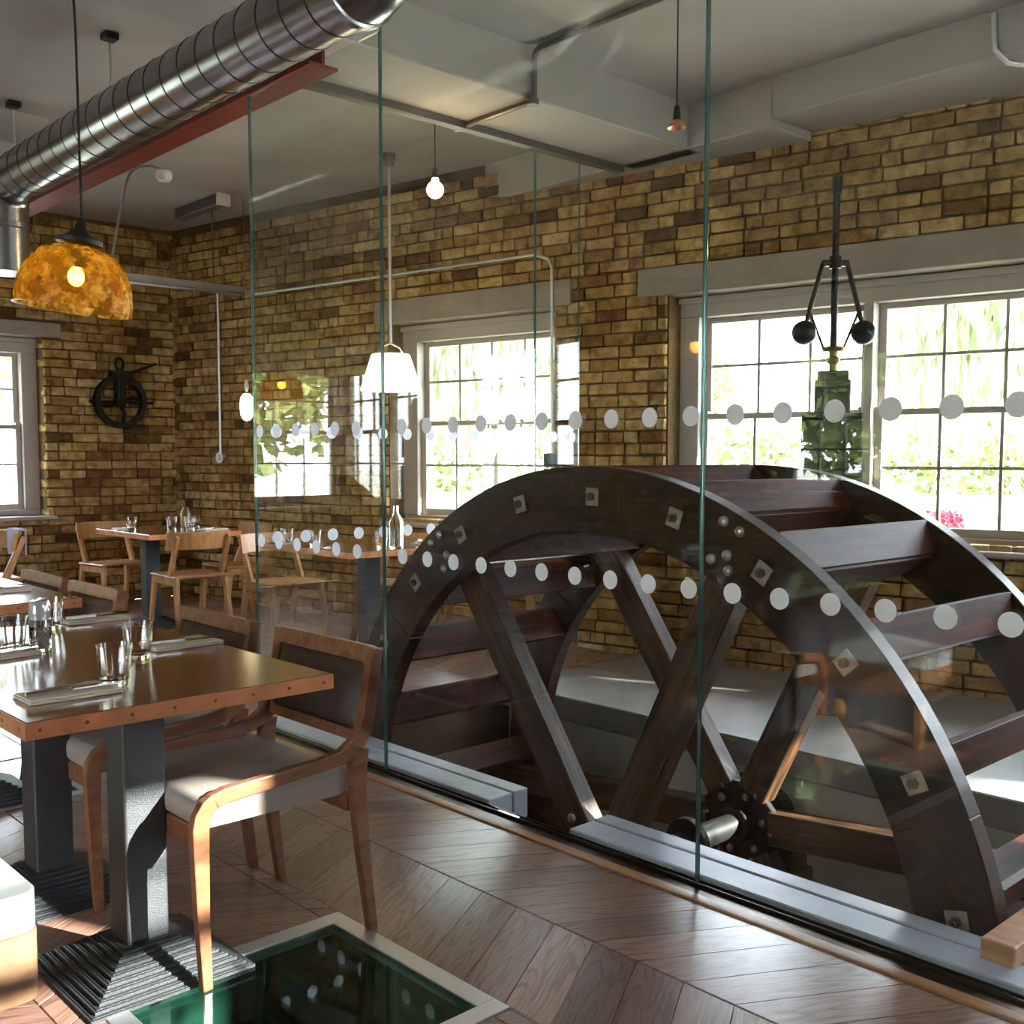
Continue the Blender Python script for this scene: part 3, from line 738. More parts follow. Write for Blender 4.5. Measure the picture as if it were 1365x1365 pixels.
# ------------------------------------------------------------------ upholstered dining chairs
def strip(mb, path, widths, y0, y1):
    """side-frame member: polyline path (x,z) with widths, extruded in y"""
    L, Rr = [], []
    for i, (x, z) in enumerate(path):
        a = Vector(path[max(i - 1, 0)]); b = Vector(path[min(i + 1, len(path) - 1)]); d = (b - a).normalized(); n = Vector((-d.y, d.x)) * widths[i] / 2
        L.append((x + n.x, z + n.y)); Rr.append((x - n.x, z - n.y))
    n = len(path); vs = [(p[0], y, p[1]) for y in (y0, y1) for p in L + Rr]; fs = []
    for i in range(n - 1):
        fs += [(i, i + 1, n + i + 1, n + i), (2 * n + i, 3 * n + i, 3 * n + i + 1, 2 * n + i + 1), (i, 2 * n + i, 2 * n + i + 1, i + 1), (n + i, n + i + 1, 3 * n + i + 1, 3 * n + i)]
    fs += [(0, n, 3 * n, 2 * n), (n - 1, 3 * n - 1, 4 * n - 1, 2 * n - 1)]
    mb.add(vs, fs)
def up_chair(label, loc, rz=0):
    """faces -x; origin at floor under the front legs' midpoint"""
    t = thing('dining_chair', label, 'chair', loc, rz)
    W = .24
    for s in (-1, 1):
        ya, yb = (s * W - .014, s * W + .014)
        m = MB(); pts = [(.012, 0), (.004, .20), (.002, .36)] + [(.002 + .07 * (1 - math.cos(R(a))), .405 + .07 * math.sin(R(a))) for a in (0, 22, 45, 67)]
        strip(m, pts, [.026, .034, .042, .044, .044, .042, .040], ya, yb); m.build('leg', CHAIRW, t, bevel=.004, seg=2)
        m = MB(); pts = [(.036, .464), (.07, .4745), (.20, .484), (.34, .494), (.41, .503), (.455, .525), (.482, .565), (.497, .62), (.525, .785)]
        strip(m, pts, [.040, .039, .036, .034, .040, .050, .046, .040, .036], ya, yb); m.build('side_rail', CHAIRW, t, bevel=.004, seg=2)
        m = MB(); strip(m, [(.505, 0), (.478, .22), (.462, .40), (.462, .47), (.475, .52)], [.026, .036, .046, .05, .04], ya, yb); m.build('leg', CHAIRW, t, bevel=.004, seg=2)
    m = MB(); m.prism(rr2(.0, .44, .395, .475, .03, 5), -W + .016, W - .016, 'y', smooth=True)
    st = m.build('seat', SEATF, t, bevel=0)
    for x0, x1 in ((.005, .035), (.435, .462)):
        m = MB(); m.box(x0, x1, -W + .014, W - .014, .345, .40); m.build('apron', CHAIRW, t, bevel=.003, seg=1)
    # back: rounded wooden frame with an inset pad
    bx = Matrix.Translation((.478, 0, .53)) @ Matrix.Rotation(R(10), 4, 'Y')
    outer = rr2(-W - .014, W + .014, .0, .262, .035, 5); inner = rr2(-W + .02, W - .02, .03, .215, .012, 5)
    m = MB(); n = len(outer)
    vs = [bx @ Vector((x, *p)) for x in (-.014, .018) for p in outer] + [bx @ Vector((x, *p)) for x in (-.014, .018) for p in inner]
    fs = []
    for i in range(n):
        j = (i + 1) % n
        fs += [(i, j, n + j, n + i), (2 * n + i, 3 * n + i, 3 * n + j, 2 * n + j), (i, 2 * n + i, 2 * n + j, j), (n + i, n + j, 3 * n + j, 3 * n + i)]
    m.add(vs, fs); m.build('back_frame', CHAIRW, t, bevel=.003, seg=1)
    m = MB(); g = []
    for i in range(9):
        for j in range(13):
            v, u = i / 8, j / 12; b = .028 * (1 - (2 * u - 1) ** 6) * (1 - (2 * v - 1) ** 6)
            g.append((u, v, b))
    for sgn in (-1, 1):
        vs = [bx @ Vector((.002 + sgn * (.006 + b), (-W + .02) + u * (2 * W - .04), .03 + v * .185)) for u, v, b in g]
        m.add(vs, [(i * 13 + j, i * 13 + j + 1, i * 13 + 14 + j, i * 13 + 13 + j) for i in range(8) for j in range(12)], True)
    m.build('back_pad', LEATHER, t)
    return t
ch0 = up_chair('walnut dining chair with taupe seat and brown leather back, nearest and partly sunlit', (1.155, 2.60, 0))
dup(ch0, (1.145, 3.235, 0), 0, 'walnut dining chair with leather back, second from camera, behind the nearest chair')
dup(ch0, (1.16, 4.29, 0), 0, 'walnut dining chair with shiny leather back, third from camera, at the glaring table')
dup(ch0, (1.16, 4.87, 0), 0, 'walnut dining chair with leather back, farthest of the row, at the glaring table')

# bench seat at the lower left
bs = thing('bench_seat', 'pale grey cushioned seat with rounded wooden apron at the lower left edge', 'bench seat', (.42, 2.33, 0))
m = MB(); m.rbox(-.55, .285, -.21, .30, .375, .455, .04, 'z', 6); m.build('cushion', mat('pale_vinyl', '989fa1', .35, bump=.15, bscale=200), bs, bevel=.018, seg=3)
m = MB(); m.rbox(-.55, .285, -.215, .305, .24, .375, .04, 'z', 6); m.build('apron', wood_mat('bench_wood', '7c5a40', '98765a', .4, (2, 12, 12)), bs)
for x, y in ((-.5, -.17), (.18, -.13), (-.5, .25), (.2, .25)):
    m = MB(); m.beam((x, y, 0), (x, y, .25), .03, .04, w1=.045, h1=.05); m.build('leg', PALEW, bs, bevel=.003, seg=1)

# ------------------------------------------------------------------ pale wooden chairs
def ash_chair(label, loc, rz=0):
    """faces -x, seat .46"""
    t = thing('wooden_chair', label, 'chair', loc, rz)
    m = MB(); m.prism([(-.20, .455), (-.21, .44), (.20, .43), (.21, .45), (.0, .452)], -.215, .215, 'y'); m.build('seat', PALEW, t, bevel=.006, seg=1)
    for s in (-1, 1):
        for x0, x1 in ((-.23, -.165), (.25, .175)):
            m = MB(); m.beam((x0, s * .21, 0), (x1, s * .19, .435), .028, .032, up=(1, 0, 0), w1=.03, h1=.055); m.build('leg', PALEW, t, bevel=.004, seg=1)
        m = MB(); m.beam((-.18, s * .192, .41), (.19, s * .192, .405), .026, .05); m.build('side_rail', PALEW, t, bevel=.004, seg=1)
        m = MB(); m.beam((.10, s * .20, .44), (.235, s * .20, .74), .026, .055, up=(1, 0, 0), h1=.04); m.build('back_post', PALEW, t, bevel=.004, seg=1)
    m = MB(); n = 10; vs = []
    for k, (zz, th) in enumerate(((.64, 0), (.77, 0))):
        for i in range(n + 1):
            u = -1 + 2 * i / n; x = .235 - .10 * u * u + (zz - .64) * .25
            vs += [(x - .010, u * .245, zz), (x + .010, u * .245, zz)]
    c = 2 * (n + 1); fs = []
    for i in range(n):
        a = 2 * i; fs += [(a, a + 2, c + a + 2, c + a), (a + 1, c + a + 1, c + a + 3, a + 3), (a, a + 1, a + 3, a + 2), (c + a, c + a + 2, c + a + 3, c + a + 1)]
    fs += [(0, c, c + 1, 1), (2 * n, 2 * n + 1, c + 2 * n + 1, c + 2 * n)]
    m.add(vs, fs, False); m.build('backrest', PALEW, t, bevel=.003, seg=1)
    return t
ac = ash_chair('pale wooden chair with its back to the camera at the table below the pulley', (3.58, 7.36, 0), R(-90))
dup(ac, (3.52, 8.55, 0), R(95), 'pale wooden chair on the wall side of the table below the pulley')
dup(ac, (4.18, 7.75, 0), R(0), 'pale wooden chair half hidden by the edge of the glass screen')
dup(ac, (3.85, 6.48, 0), R(90), 'pale wooden chair behind the table seen through the narrowest glass panel')
dup(ac, (4.35, 5.85, 0), R(20), 'pale wooden chair tucked under the table seen through glass, right of its pedestal')
dup(ac, (4.75, 5.35, 0), R(5), 'pale wooden chair beside the brick wall, seen between the wheel spokes')
dup(ac, (2.37, 8.13, 0), R(0), 'pale wooden chair with a grey jacket over its back under the left window')
# jacket draped on that chair's back
m = MB()
for i, (dx, w) in enumerate(((-.005, .17), (.045, .17))):
    m.box(2.37 + .205 + dx, 2.37 + .22 + dx, 8.13 - w, 8.13 + .05, .60, .785)
m.box(2.575, 2.64, 7.96, 8.18, .775, .79)
tag(m.build('jacket', mat('grey_cloth', 'aaa4b0', .9), bevel=.004), 'grey folded jacket draped over the chair back under the left window', 'jacket')

# ------------------------------------------------------------------ tableware
def tumbler_mesh():
    prof = [(.0001, .0), (.029, .0), (.031, .004), (.032, .012), (.0345, .03), (.0385, .07), (.0425, .098), (.0428, .1),
            (.0412, .0995), (.037, .07), (.033, .035), (.029, .018), (.022, .013), (.0001, .012)]
    def fc(i, k, r): return r * (.95 if (2 <= i <= 5 and k % 3 == 0) else 1.0)
    m = MB(); m.lathe(prof, 30, facet=fc, smooth=True); o = m.build('tumbler', TUMB); me = o.data; bpy.data.objects.remove(o); return me
TM = tumbler_mesh()
def tumbler(label, p, s=1, group=None):
    o = link('tumbler', TM, None, p); o.scale = (s, s, s); return tag(o, label, 'glass', group)
ZT = .7505
tumbler('faceted glass tumbler at the near copper edge of the nearest table, touching the fork', (1.03, 2.525, ZT))
tumbler('faceted glass tumbler second from the near edge, right of the nearest tumbler', (1.215, 2.815, ZT))
tumbler('faceted glass tumbler immediately left of the pepper mill on the nearest table', (1.0, 3.17, ZT))
tumbler('faceted glass tumbler behind the pepper mill on the nearest table', (1.225, 3.50, ZT))
def mill(label, p):
    t = thing('pepper_mill', label, 'pepper mill', p)
    m = MB(); m.lathe([(.0001, 0), (.027, 0), (.03, .004), (.03, .07), (.027, .075), (.024, .07), (.024, .01), (.0001, .009)], 20); m.build('jar', TUMB, t)
    m = MB(); m.cyl((0, 0, .01), (0, 0, .055), .022, n=16); m.build('peppercorns', mat('peppercorn', '8d8880', .8, bump=1, bscale=300), t)
    m = MB(); m.cyl((0, 0, .072), (0, 0, .092), .0315, n=24); m.build('band', CHROME, t)
    m = MB(); m.lathe([(.029, .092), (.03, .10), (.03, .13), (.024, .145), (.0001, .147)], 20); m.build('cap', mat('clear_cap', 'd9d9e0', .1, .6), t)
mill('glass pepper mill with steel band between tumblers on the nearest table', (1.06, 3.115, ZT))
tumbler('faceted glass tumbler on the left end of the table below the pulley', (3.36, 7.85, ZT))
for x, y, l in ((3.62, 7.72, 'middle'), (3.74, 7.66, 'second from its wall end'), (3.9, 7.9, 'beside the jug')):
    tumbler('small glass tumbler on the table below the pulley, ' + l, (x, y, ZT))
m = MB(); m.lathe([(.0001, 0), (.04, 0), (.045, .01), (.045, .11), (.03, .14), (.028, .155), (.024, .155), (.026, .14), (.04, .11), (.04, .012), (.0001, .01)], 20)
o = tag(m.build('water_jug', TUMB, loc=(3.86, 7.98, ZT)), 'clear glass jug at the wall end of the table below the pulley', 'jug')
tumbler('small glass tumbler on the far left of the table seen through glass', (3.56, 5.95, ZT)); tumbler('small glass tumbler in the middle of the table seen through glass', (3.62, 5.72, ZT))
tumbler('small glass tumbler by the bottle on the table seen through glass', (3.85, 5.33, ZT))
m = MB(); m.lathe([(.0001, 0), (.042, 0), (.045, .01), (.045, .16), (.02, .21), (.016, .25), (.016, .26), (.012, .26), (.012, .21), (.04, .16), (.04, .012), (.0001, .01)], 20)
tag(m.build('water_bottle', TUMB, loc=(3.88, 5.22, ZT)), 'clear glass water bottle on the table seen through the glass joint', 'bottle')

def napkin_mesh():
    m = MB(); m.box(-.105, .105, -.06, .06, 0, .006); m.box(-.103, .105, -.0595, .05, .0062, .011)
    o = m.build('napkin', NAPKIN, bevel=.0015, seg=1); me = o.data; bpy.data.objects.remove(o); return me
NK = napkin_mesh()
def fork_mesh():
    m = MB(); z = .0
    m.beam((-.10, 0, z + .002), (.02, 0, z + .003), .012, .0025, w1=.005); m.beam((.02, 0, z + .003), (.05, 0, z + .004), .005, .0025, w1=.022)
    for i in range(4): m.beam((.05, -.009 + .006 * i, z + .004), (.10, -.009 + .006 * i, z + .002), .0035, .002)
    o = m.build('fork', CHROME); me = o.data; bpy.data.objects.remove(o); return me
def knife_mesh():
    m = MB(); m.beam((-.11, 0, .003), (-.01, 0, .003), .013, .005, w1=.009); m.beam((-.01, 0, .003), (.10, .003, .003), .018, .0018, w1=.010)
    o = m.build('knife', CHROME); me = o.data; bpy.data.objects.remove(o); return me
FK, KN = fork_mesh(), knife_mesh()
for me_ in (FK, KN):
    for v_ in me_.vertices: v_.co.z *= 2.2; v_.co.y *= 1.3
def setting(x, y, rz, where, z=.7505, lift=0):
    n = link('napkin', NK, None, (x, y, z)); n.rotation_euler = (0, 0, rz); tag(n, 'cream folded napkin ' + where, 'napkin')
    c, s = math.cos(rz), math.sin(rz)
    def at(a, b): return (x + a * c - b * s, y + a * s + b * c, z + .0125)
    f = link('fork', FK, None, at(.02, .018)); f.rotation_euler = (0, 0, rz + R(6)); tag(f, 'polished fork on the cream napkin ' + where, 'fork')
    k = link('knife', KN, None, at(.01, -.022)); k.rotation_euler = (0, 0, rz + R(-4)); tag(k, 'polished knife on the cream napkin ' + where, 'knife')
setting(.905, 2.49, R(0), 'at the near copper corner of the nearest table')
setting(1.395, 2.93, R(0), 'beside the second tumbler, toward the nearest chair')
setting(.93, 3.10, R(10), 'left of the pepper mill at the left edge')
setting(1.395, 3.585, R(0), 'at the far end of the nearest table')
setting(1.42, 4.62, R(0), 'on the glaring second table')
setting(3.36, 8.02, R(80), 'on the left end of the table below the pulley')
setting(3.84, 7.5, R(10), 'on the table below the pulley by the back-turned chair')
setting(3.6, 6.0, R(60), 'on the far left of the table seen through glass')
setting(4.2, 5.3, R(-10), 'on the table seen through glass, nearest the wheel')

# ------------------------------------------------------------------ floor hatches
def hatch(label, x0, x1, y0, y1):
    t = thing('floor_hatch', label, 'floor hatch', ((x0 + x1) / 2, (y0 + y1) / 2, 0)); hx, hy = (x1 - x0) / 2, (y1 - y0) / 2; w = .055
    for a in ((-hx, hx, -hy, -hy + w), (-hx, hx, hy - w, hy), (-hx, -hx + w, -hy + w, hy - w), (hx - w, hx, -hy + w, hy - w)):
        m = MB(); m.box(*a, -.03, .003); m.build('frame', BRUSHED, t, bevel=.0015, seg=1)
    m = MB(); m.box(-hx + w, hx - w, -hy + w, hy - w, -.012, -.001); m.build('glass_pane', FG, t)
    m = MB(); a, b = hx - .01, hy - .01
    vs = [(sx * a, sy * b, z) for z in (-.02, -.75) for sx, sy in ((-1, -1), (1, -1), (1, 1), (-1, 1))]
    m.add(vs, [(0, 1, 5, 4), (1, 2, 6, 5), (2, 3, 7, 6), (3, 0, 4, 7), (4, 5, 6, 7)]); m.build('shaft', mat('green_shaft', '37594f', .7, var=.3, vscale=4), t)
    m = MB(); m.box(-hx + .12, hx - .16, -hy + .1, hy - .16, -.75, -.42); m.build('machinery_block', mat('dark_machine', '101a18', .5), t, bevel=.01)
    return t
FG = sheet_mat('green_sheet', (.62, .80, .74), 1.55)
hatch('steel framed green glass floor hatch in the foreground under the nearest chair', *HATCH[0])
hatch('steel framed green glass floor hatch reflecting daylight under the second table', *HATCH[1])

# ------------------------------------------------------------------ ceiling services
dx, dz, dr = 2.09, 2.85, .128
du = thing('spiral_duct', 'large shiny spiral steel ventilation duct running under the ceiling at upper left', 'duct', (dx, 0, dz))
y0, y1 = 2.98, 6.35; n = 22
for i in range(n):
    a = y0 + (y1 - y0) * i / n; b = y0 + (y1 - y0) * (i + 1) / n
    m = MB(); m.cyl((0, a + .003, 0), (0, b - .003, 0), dr, n=36, cap=False); m.build('duct_section', DUCT, du)
    m = MB(); m.lathe([(dr - .002, -.004), (dr + .0022, -.002), (dr + .0022, .002), (dr - .002, .004)], 36, Matrix.Translation((0, b, 0)) @ Matrix.Rotation(R(90), 4, 'X')); m.build('seam', mat('seam_steel', '3c3c40', .4, 1), du)
def elbow(p, a_dir, b_dir, r, bend, n=8):
    a, b = Vector(a_dir), Vector(b_dir); p = Vector(p); c = p + b * bend
    return [c - b * bend * math.cos(R(90 * i / n)) + a * bend * math.sin(R(90 * i / n)) for i in range(n + 1)]
pts = elbow((0, y0, 0), (0, -1, 0), (0, 0, 1), dr, .17); m = MB(); m.tube(pts + [Vector((0, y0 - .17, .54))], dr + .007, 36); m.build('elbow', DUCT, du)
m = MB(); m.lathe([(dr, -.02), (dr + .016, -.015), (dr + .016, .015), (dr, .02)], 36, Matrix.Translation((0, y0 + .01, 0)) @ Matrix.Rotation(R(90), 4, 'X')); m.build('collar', DUCT, du)
pts = elbow((0, y1, 0), (0, 1, 0), (0, 0, -1), dr, .15); m = MB(); m.tube(pts + [Vector((0, y1 + .15, -.5))], dr, 36); m.build('down_elbow', DUCT, du)
m = MB(); m.lathe([(dr, -.02), (dr + .012, -.015), (dr + .012, .015), (dr, .02)], 36, Matrix.Translation((0, y1 + .15, -.24))); m.build('collar', DUCT, du)
rb = MB(); rb.box(2.555, 2.70, 4.03, 8.4, 2.98, 2.995); rb.box(2.555, 2.70, 4.03, 8.4, 3.11, 3.125); rb.box(2.62, 2.635, 4.03, 8.4, 2.995, 3.11)
tag(rb.build('steel_beam', REDP), 'dark red painted steel joist running beside the ventilation duct', 'steel beam')

# amber pendant
AM = amber_mat()
ap = thing('pendant_lamp', 'amber glass dome pendant lamp hanging over the nearest table', 'pendant lamp', (1.155, 3.05, 1.72))
tl = Matrix.Rotation(R(7), 4, (cf.x, cf.y, 0))
pr_ = [(.157, -.005), (.156, .03), (.149, .07), (.133, .11), (.103, .145), (.062, .166), (.03, .17)]
m = MB(); m.lathe(pr_, 48, tl); m.lathe([(r - .006, z - .003) for r, z in pr_], 48, tl); m.lathe([(.157, -.005), (.159, -.008), (.151, -.008)], 48, tl); m.build('glass_shade', AM, ap)
m = MB(); m.lathe([(.02, .17), (.062, .175), (.062, .187), (.045, .192), (.03, .205), (.018, .215), (.01, .245), (.0001, .25)], 24, tl); m.lathe([(.0001, .11), (.02, .11), (.02, .17)], 16, tl); m.build('lamp_cap', BLACK, ap)
m = MB(); m.sphere(tl @ Vector((0, 0, .085)), .022, 16, 10, (1, 1, 1.25)); m.build('bulb', WARMB, ap)
tp = tl @ Vector((0, 0, .25)); m = MB(); m.tube([tp, tp + Vector((-.002, .0, .5)), Vector((-.004, 0, ZC - 1.72))], .0035, 6); m.build('cord', CORD, ap)
dup(ap, (1.2, 6.6, 1.72), 0, 'second amber glass dome pendant, seen only mirrored in the glass screen')
# bare bulb pendants
def cordlamp(label, x, y, ztop, zb, bulb, rose=True):
    t = thing('pendant_lamp', label, 'pendant lamp', (x, y, zb))
    h = ztop - zb
    m = MB(); m.tube([(0, 0, .10), (0, 0, h)], .004, 6); m.build('cord', CORD, t)
    m = MB(); m.lathe([(.0001, .12), (.012, .115), (.016, .09), (.018, .055), (.0001, .05)], 14); m.build('lamp_holder', BLACK, t)
    if rose: m = MB(); m.lathe([(.0001, h - .05), (.03, h - .045), (.05, h - .02), (.055, h), (.0001, h)], 20); m.build('ceiling_rose', GREYC, t)
    if bulb == 'round':
        m = MB(); m.sphere((0, 0, .0), .045, 18, 12); m.cyl((0, 0, .03), (0, 0, .06), .018, n=12); m.build('bulb', BULB, t)
    else:
        m = MB(); m.lathe([(.012, .055), (.04, .03), (.042, .018), (.036, .02), (.012, .045)], 18); m.build('copper_shade', COPPER, t)
    return t
cordlamp('lit bare bulb pendant hanging from the head rail', 3.70, 4.60, 3.09, 2.745, 'round', rose=False)
cordlamp('unlit copper topped pendant hanging over the wheel', 3.886, 3.10, ZC, 2.76, 'cup')
# white cone lamp
wl = thing('pendant_lamp', 'white tapered shade pendant lamp beside the single sash window', 'pendant lamp', (4.50, 6.10, 1.77))
m = MB(); m.lathe([(.215, 0), (.135, .245), (.13, .25), (.0001, .25)], 36); m.lathe([(.21, 0), (.13, .24)], 36); m.build('shade', OPAL, wl)
m = MB(); m.tube([(.11, 0, .25), (.085, 0, .30), (0, 0, .33), (-.085, 0, .30), (-.11, 0, .25)], .008, 8); m.build('hanger_bow', CHROME, wl)
m = MB(); m.cyl((0, 0, .33), (0, 0, ZC - 1.77), .011, n=10); m.build('rod', BRUSHED, wl)
m = MB(); m.lathe([(.0001, 1.53), (.03, 1.54), (.045, 1.58), (.045, ZC - 1.77), (.0001, ZC - 1.77)], 18); m.build('ceiling_rose', GREYC, wl)
# opal lamp near the glass edge
ol = thing('pendant_lamp', 'small oval opal glass pendant lamp left of the glass edge', 'pendant lamp', (4.40, 7.95, 1.60)); ol.scale = (.6, .6, 1)
m = MB(); m.lathe([(.0001, 0), (.05, .01), (.085, .05), (.095, .12), (.085, .19), (.05, .22), (.035, .225), (.0001, .225)], 24); m.build('globe', OPAL, ol)
m = MB(); m.sphere((0, 0, .29), .04, 16, 10, (.8, .8, 1.3)); m.build('gallery', WHITE, ol)
m = MB(); m.cyl((0, 0, .34), (0, 0, ZC - 1.6), .006, n=8); m.build('rod', GREYC, ol)
# conduits
def tube_thing(name, label, cat, pts, r, matl, boxes=(), grp=None):
    m = MB(); m.tube(pts, r, 10)
    for p, rr, h in boxes: m.cyl(Vector(p) - Vector((0, 0, h / 2)), Vector(p) + Vector((0, 0, h / 2)), rr, n=16)
    return tag(m.build(name, matl), label, cat, grp)
def bend(p, a, b, r=.05, n=5):
    """points rounding corner p, arriving along a, leaving along b"""
    p, a, b = Vector(p), Vector(a), Vector(b); c = p - a * r + b * r
    return [c - b * r * math.cos(R(90 * i / n)) + a * r * math.sin(R(90 * i / n)) for i in range(n + 1)]
pts = [Vector((3.88, 3.12, ZC - .02))] + [Vector((3.88, 3.95, ZC - .02))] + bend((3.88, 4.015, ZC - .02), (0, 1, 0), (0, 0, -1), .05) + [Vector((3.88, 4.015, ZB - .016)), Vector((3.88, 4.06, ZB - .018)), Vector((3.88, 4.62, ZB - .018))]
tube_thing('conduit', 'grey metal conduit running along the ceiling and down the beam to the head rail', 'conduit', pts, .015, GREYC, [((3.88, 4.025, ZB - .02), .03, .03), ((3.88, 4.62, ZB - .02), .025, .03)])
pts = [Vector((5.15, 2.24, ZC - .02)), Vector((5.15, 2.235, 3.25)), Vector((5.15, 2.23, 3.2)), Vector((5.2, 2.19, 3.145)), Vector((5.5, 2.02, 3.14))]
tube_thing('conduit', 'pale metal conduit bending under the ceiling beam at the upper right', 'conduit', pts, .013, BRUSHED)
pts = [wp(-3.85, -.02, 2.70)] + [wp(-.86, -.02, 2.70)] + [wp(-.74, -.02, 2.66), wp(-.71, -.02, 2.6)] + [wp(-.70, -.02, 1.32)]
tube_thing('conduit', 'thin pale conduit along the brick wall above the single sash window then down beside it', 'conduit', pts, .011, BRUSHED)
m = MB(); Mq = MW; m.box(-.75, -.66, -.06, -.005, 1.24, 1.33, Mq); tag(m.build('socket_box', mat('blue_grey_box', '35506e', .4), bevel=.004, seg=1), 'small blue grey switch box at the foot of the conduit by the single sash window', 'switch box')
pts = [wp(-4.33, -.02, 2.76), wp(-4.33, -.02, 1.34)]
tube_thing('conduit', 'vertical pale conduit down the brick wall near the room corner', 'conduit', pts, .012, BRUSHED)
m = MB(); m.cyl(wp(-4.335, -.035, 1.30), wp(-4.335, .02, 1.30), .05, n=20); m.cyl(wp(-4.335, -.05, 1.30), wp(-4.335, -.03, 1.30), .025, n=14); tag(m.build('round_switch', BRUSHED), 'round metal light switch at the foot of the corner conduit', 'switch')
tr = thing('cable_tray', 'long pale metal cable tray crossing the room high before the back wall', 'cable tray', (0, 8.384, 2.70))
m = MB(); m.box(1.0, 4.62, -.05, .05, .0, .006); m.build('tray_bed', STEEL, tr)
for y in (-.05, .045): m = MB(); m.box(1.0, 4.62, y, y + .005, -.01, .055); m.build('tray_side', STEEL, tr)
for x in (1.4, 2.9, 4.35):
    m = MB(); m.cyl((x, 0, 0), (x, 0, ZC - 2.70), .006, n=8); m.build('hanger', GREYC, tr)
# smoke detector on a cranked conduit
dt = thing('smoke_detector', 'white smoke detector at the end of a cranked conduit near the red beam', 'smoke detector', (3.40, 7.25, ZC - .14))
m = MB(); m.lathe([(.0001, -.02), (.04, -.018), (.055, .0), (.06, .03), (.05, .05), (.0001, .05)], 22); m.build('detector_head', WHITE, dt)
m = MB(); m.tube([(.0, .0, .05), (-.05, .08, .09), (-.10, .18, .10), (-.12, .28, .07), (-.13, .34, 0), (.04, 1.1, -.54)], .010, 8); m.build('conduit', STEEL, dt)
bt = thing('batten_light', 'short grey batten light fixed to the ceiling before the back wall', 'light', (4.19, 8.3, ZC))
m = MB(); m.box(-.05, .05, -.40, .34, -.09, 0); m.build('body', GREYC, bt, bevel=.008, seg=1)
m = MB(); m.box(-.055, .055, -.43, -.40, -.095, 0); m.build('end_cap', WHITE, bt)
for lab, x, y in (('dark square ceiling hook plate with rod, nearer of two left of the duct', 2.235, 5.33), ('dark square ceiling hook plate with rod, farther of two left of the duct', 2.23, 6.72)):
    t = thing('ceiling_bracket', lab, 'bracket', (x, y, ZC))
    m = MB(); m.box(-.035, .035, -.035, .035, -.035, 0); m.build('plate', BLACK, t, bevel=.004, seg=1)
    m = MB(); m.cyl((0, 0, -.42), (0, 0, -.05), .006, n=8); m.build('rod', BRUSHED, t)
# pulley wheel on the back wall
pl = thing('pulley', 'black cast iron pulley wheel with hook and spike hung on the back brick wall', 'pulley', (3.965, YB - .07, 1.80))
MY = Matrix.Rotation(R(90), 4, 'X')
m = MB(); m.lathe([(.19, -.035), (.235, -.04), (.225, -.012), (.225, .012), (.235, .04), (.19, .035)], 40, MY, closed=True); m.build('wheel_rim', IRON, pl)
m = MB(); m.cyl((0, -.05, 0), (0, .05, 0), .05, n=18); m.build('wheel_hub', IRON, pl)
for k in range(4):
    a = R(90 * k + 6); c, s = math.cos(a), math.sin(a)
    m = MB(); m.tube([(.03 * c, 0, .03 * s), (.11 * c - .025 * s, 0, .11 * s + .025 * c), (.2 * c, 0, .2 * s)], [.022, .018, .02], 8); m.build('wheel_spoke', IRON, pl)
m = MB(); m.beam((0, -.055, -.02), (0, -.055, .27), .07, .014, up=(0, 1, 0)); m.beam((0, .045, -.02), (0, .045, .27), .07, .014, up=(0, 1, 0)); m.box(-.09, .10, -.06, .05, .19, .27); m.build('cheek_plate', IRON, pl, bevel=.006, seg=1)
m = MB(); m.tube([(.035 * math.cos(R(t)), 0, .33 + .055 * math.sin(R(t))) for t in range(0, 361, 30)], .013, 8); m.cyl((0, 0, .24), (0, 0, .29), .03, n=10); m.build('hook_eye', IRON, pl)
m = MB(); m.cyl((.06, 0, .24), (.34, 0, .355), .014, .010, n=8); m.build('spike', IRON, pl)
m = MB(); m.cyl((-.28, 0, -.005), (.30, 0, -.005), .012, n=8); m.build('axle', IRON, pl)

# ------------------------------------------------------------------ outside
GR = bpy.data.materials.new('lawn_grass'); GR.use_nodes = True
nt = GR.node_tree; c = ramp(nt, noise(nt, .9, 6), [(.3, '9c9d8c'), (.6, 'b8b9a6'), (.8, 'c8c8ba')]); nt.links.new(c, nt.nodes['Principled BSDF'].inputs['Base Color']); nt.nodes['Principled BSDF'].inputs['Roughness'].default_value = .9
m = MB(); m.box(-90, 90, -90, 90, -2.75, -2.5); gnd = m.build('ground', GR); struct(gnd)
m = MB()
for a in ((6.9, 90, -90, 90), (-90, -4.45, -90, 90), (-4.45, 6.9, 9.95, 90), (-4.45, 6.9, -90, -2.85)): m.box(*a, -2.5, -.15)
struct(m.build('lawn', GR))
LF = [leaf_mat('leaf_a', '4a5a2c', '8f9c5c'), leaf_mat('leaf_b', '5c6c38', 'a9b272'), leaf_mat('leaf_willow', '84906a', 'bcc2a0')]
BARK = mat('bark', '4a3c2c', .9, bump=.6, bscale=20)
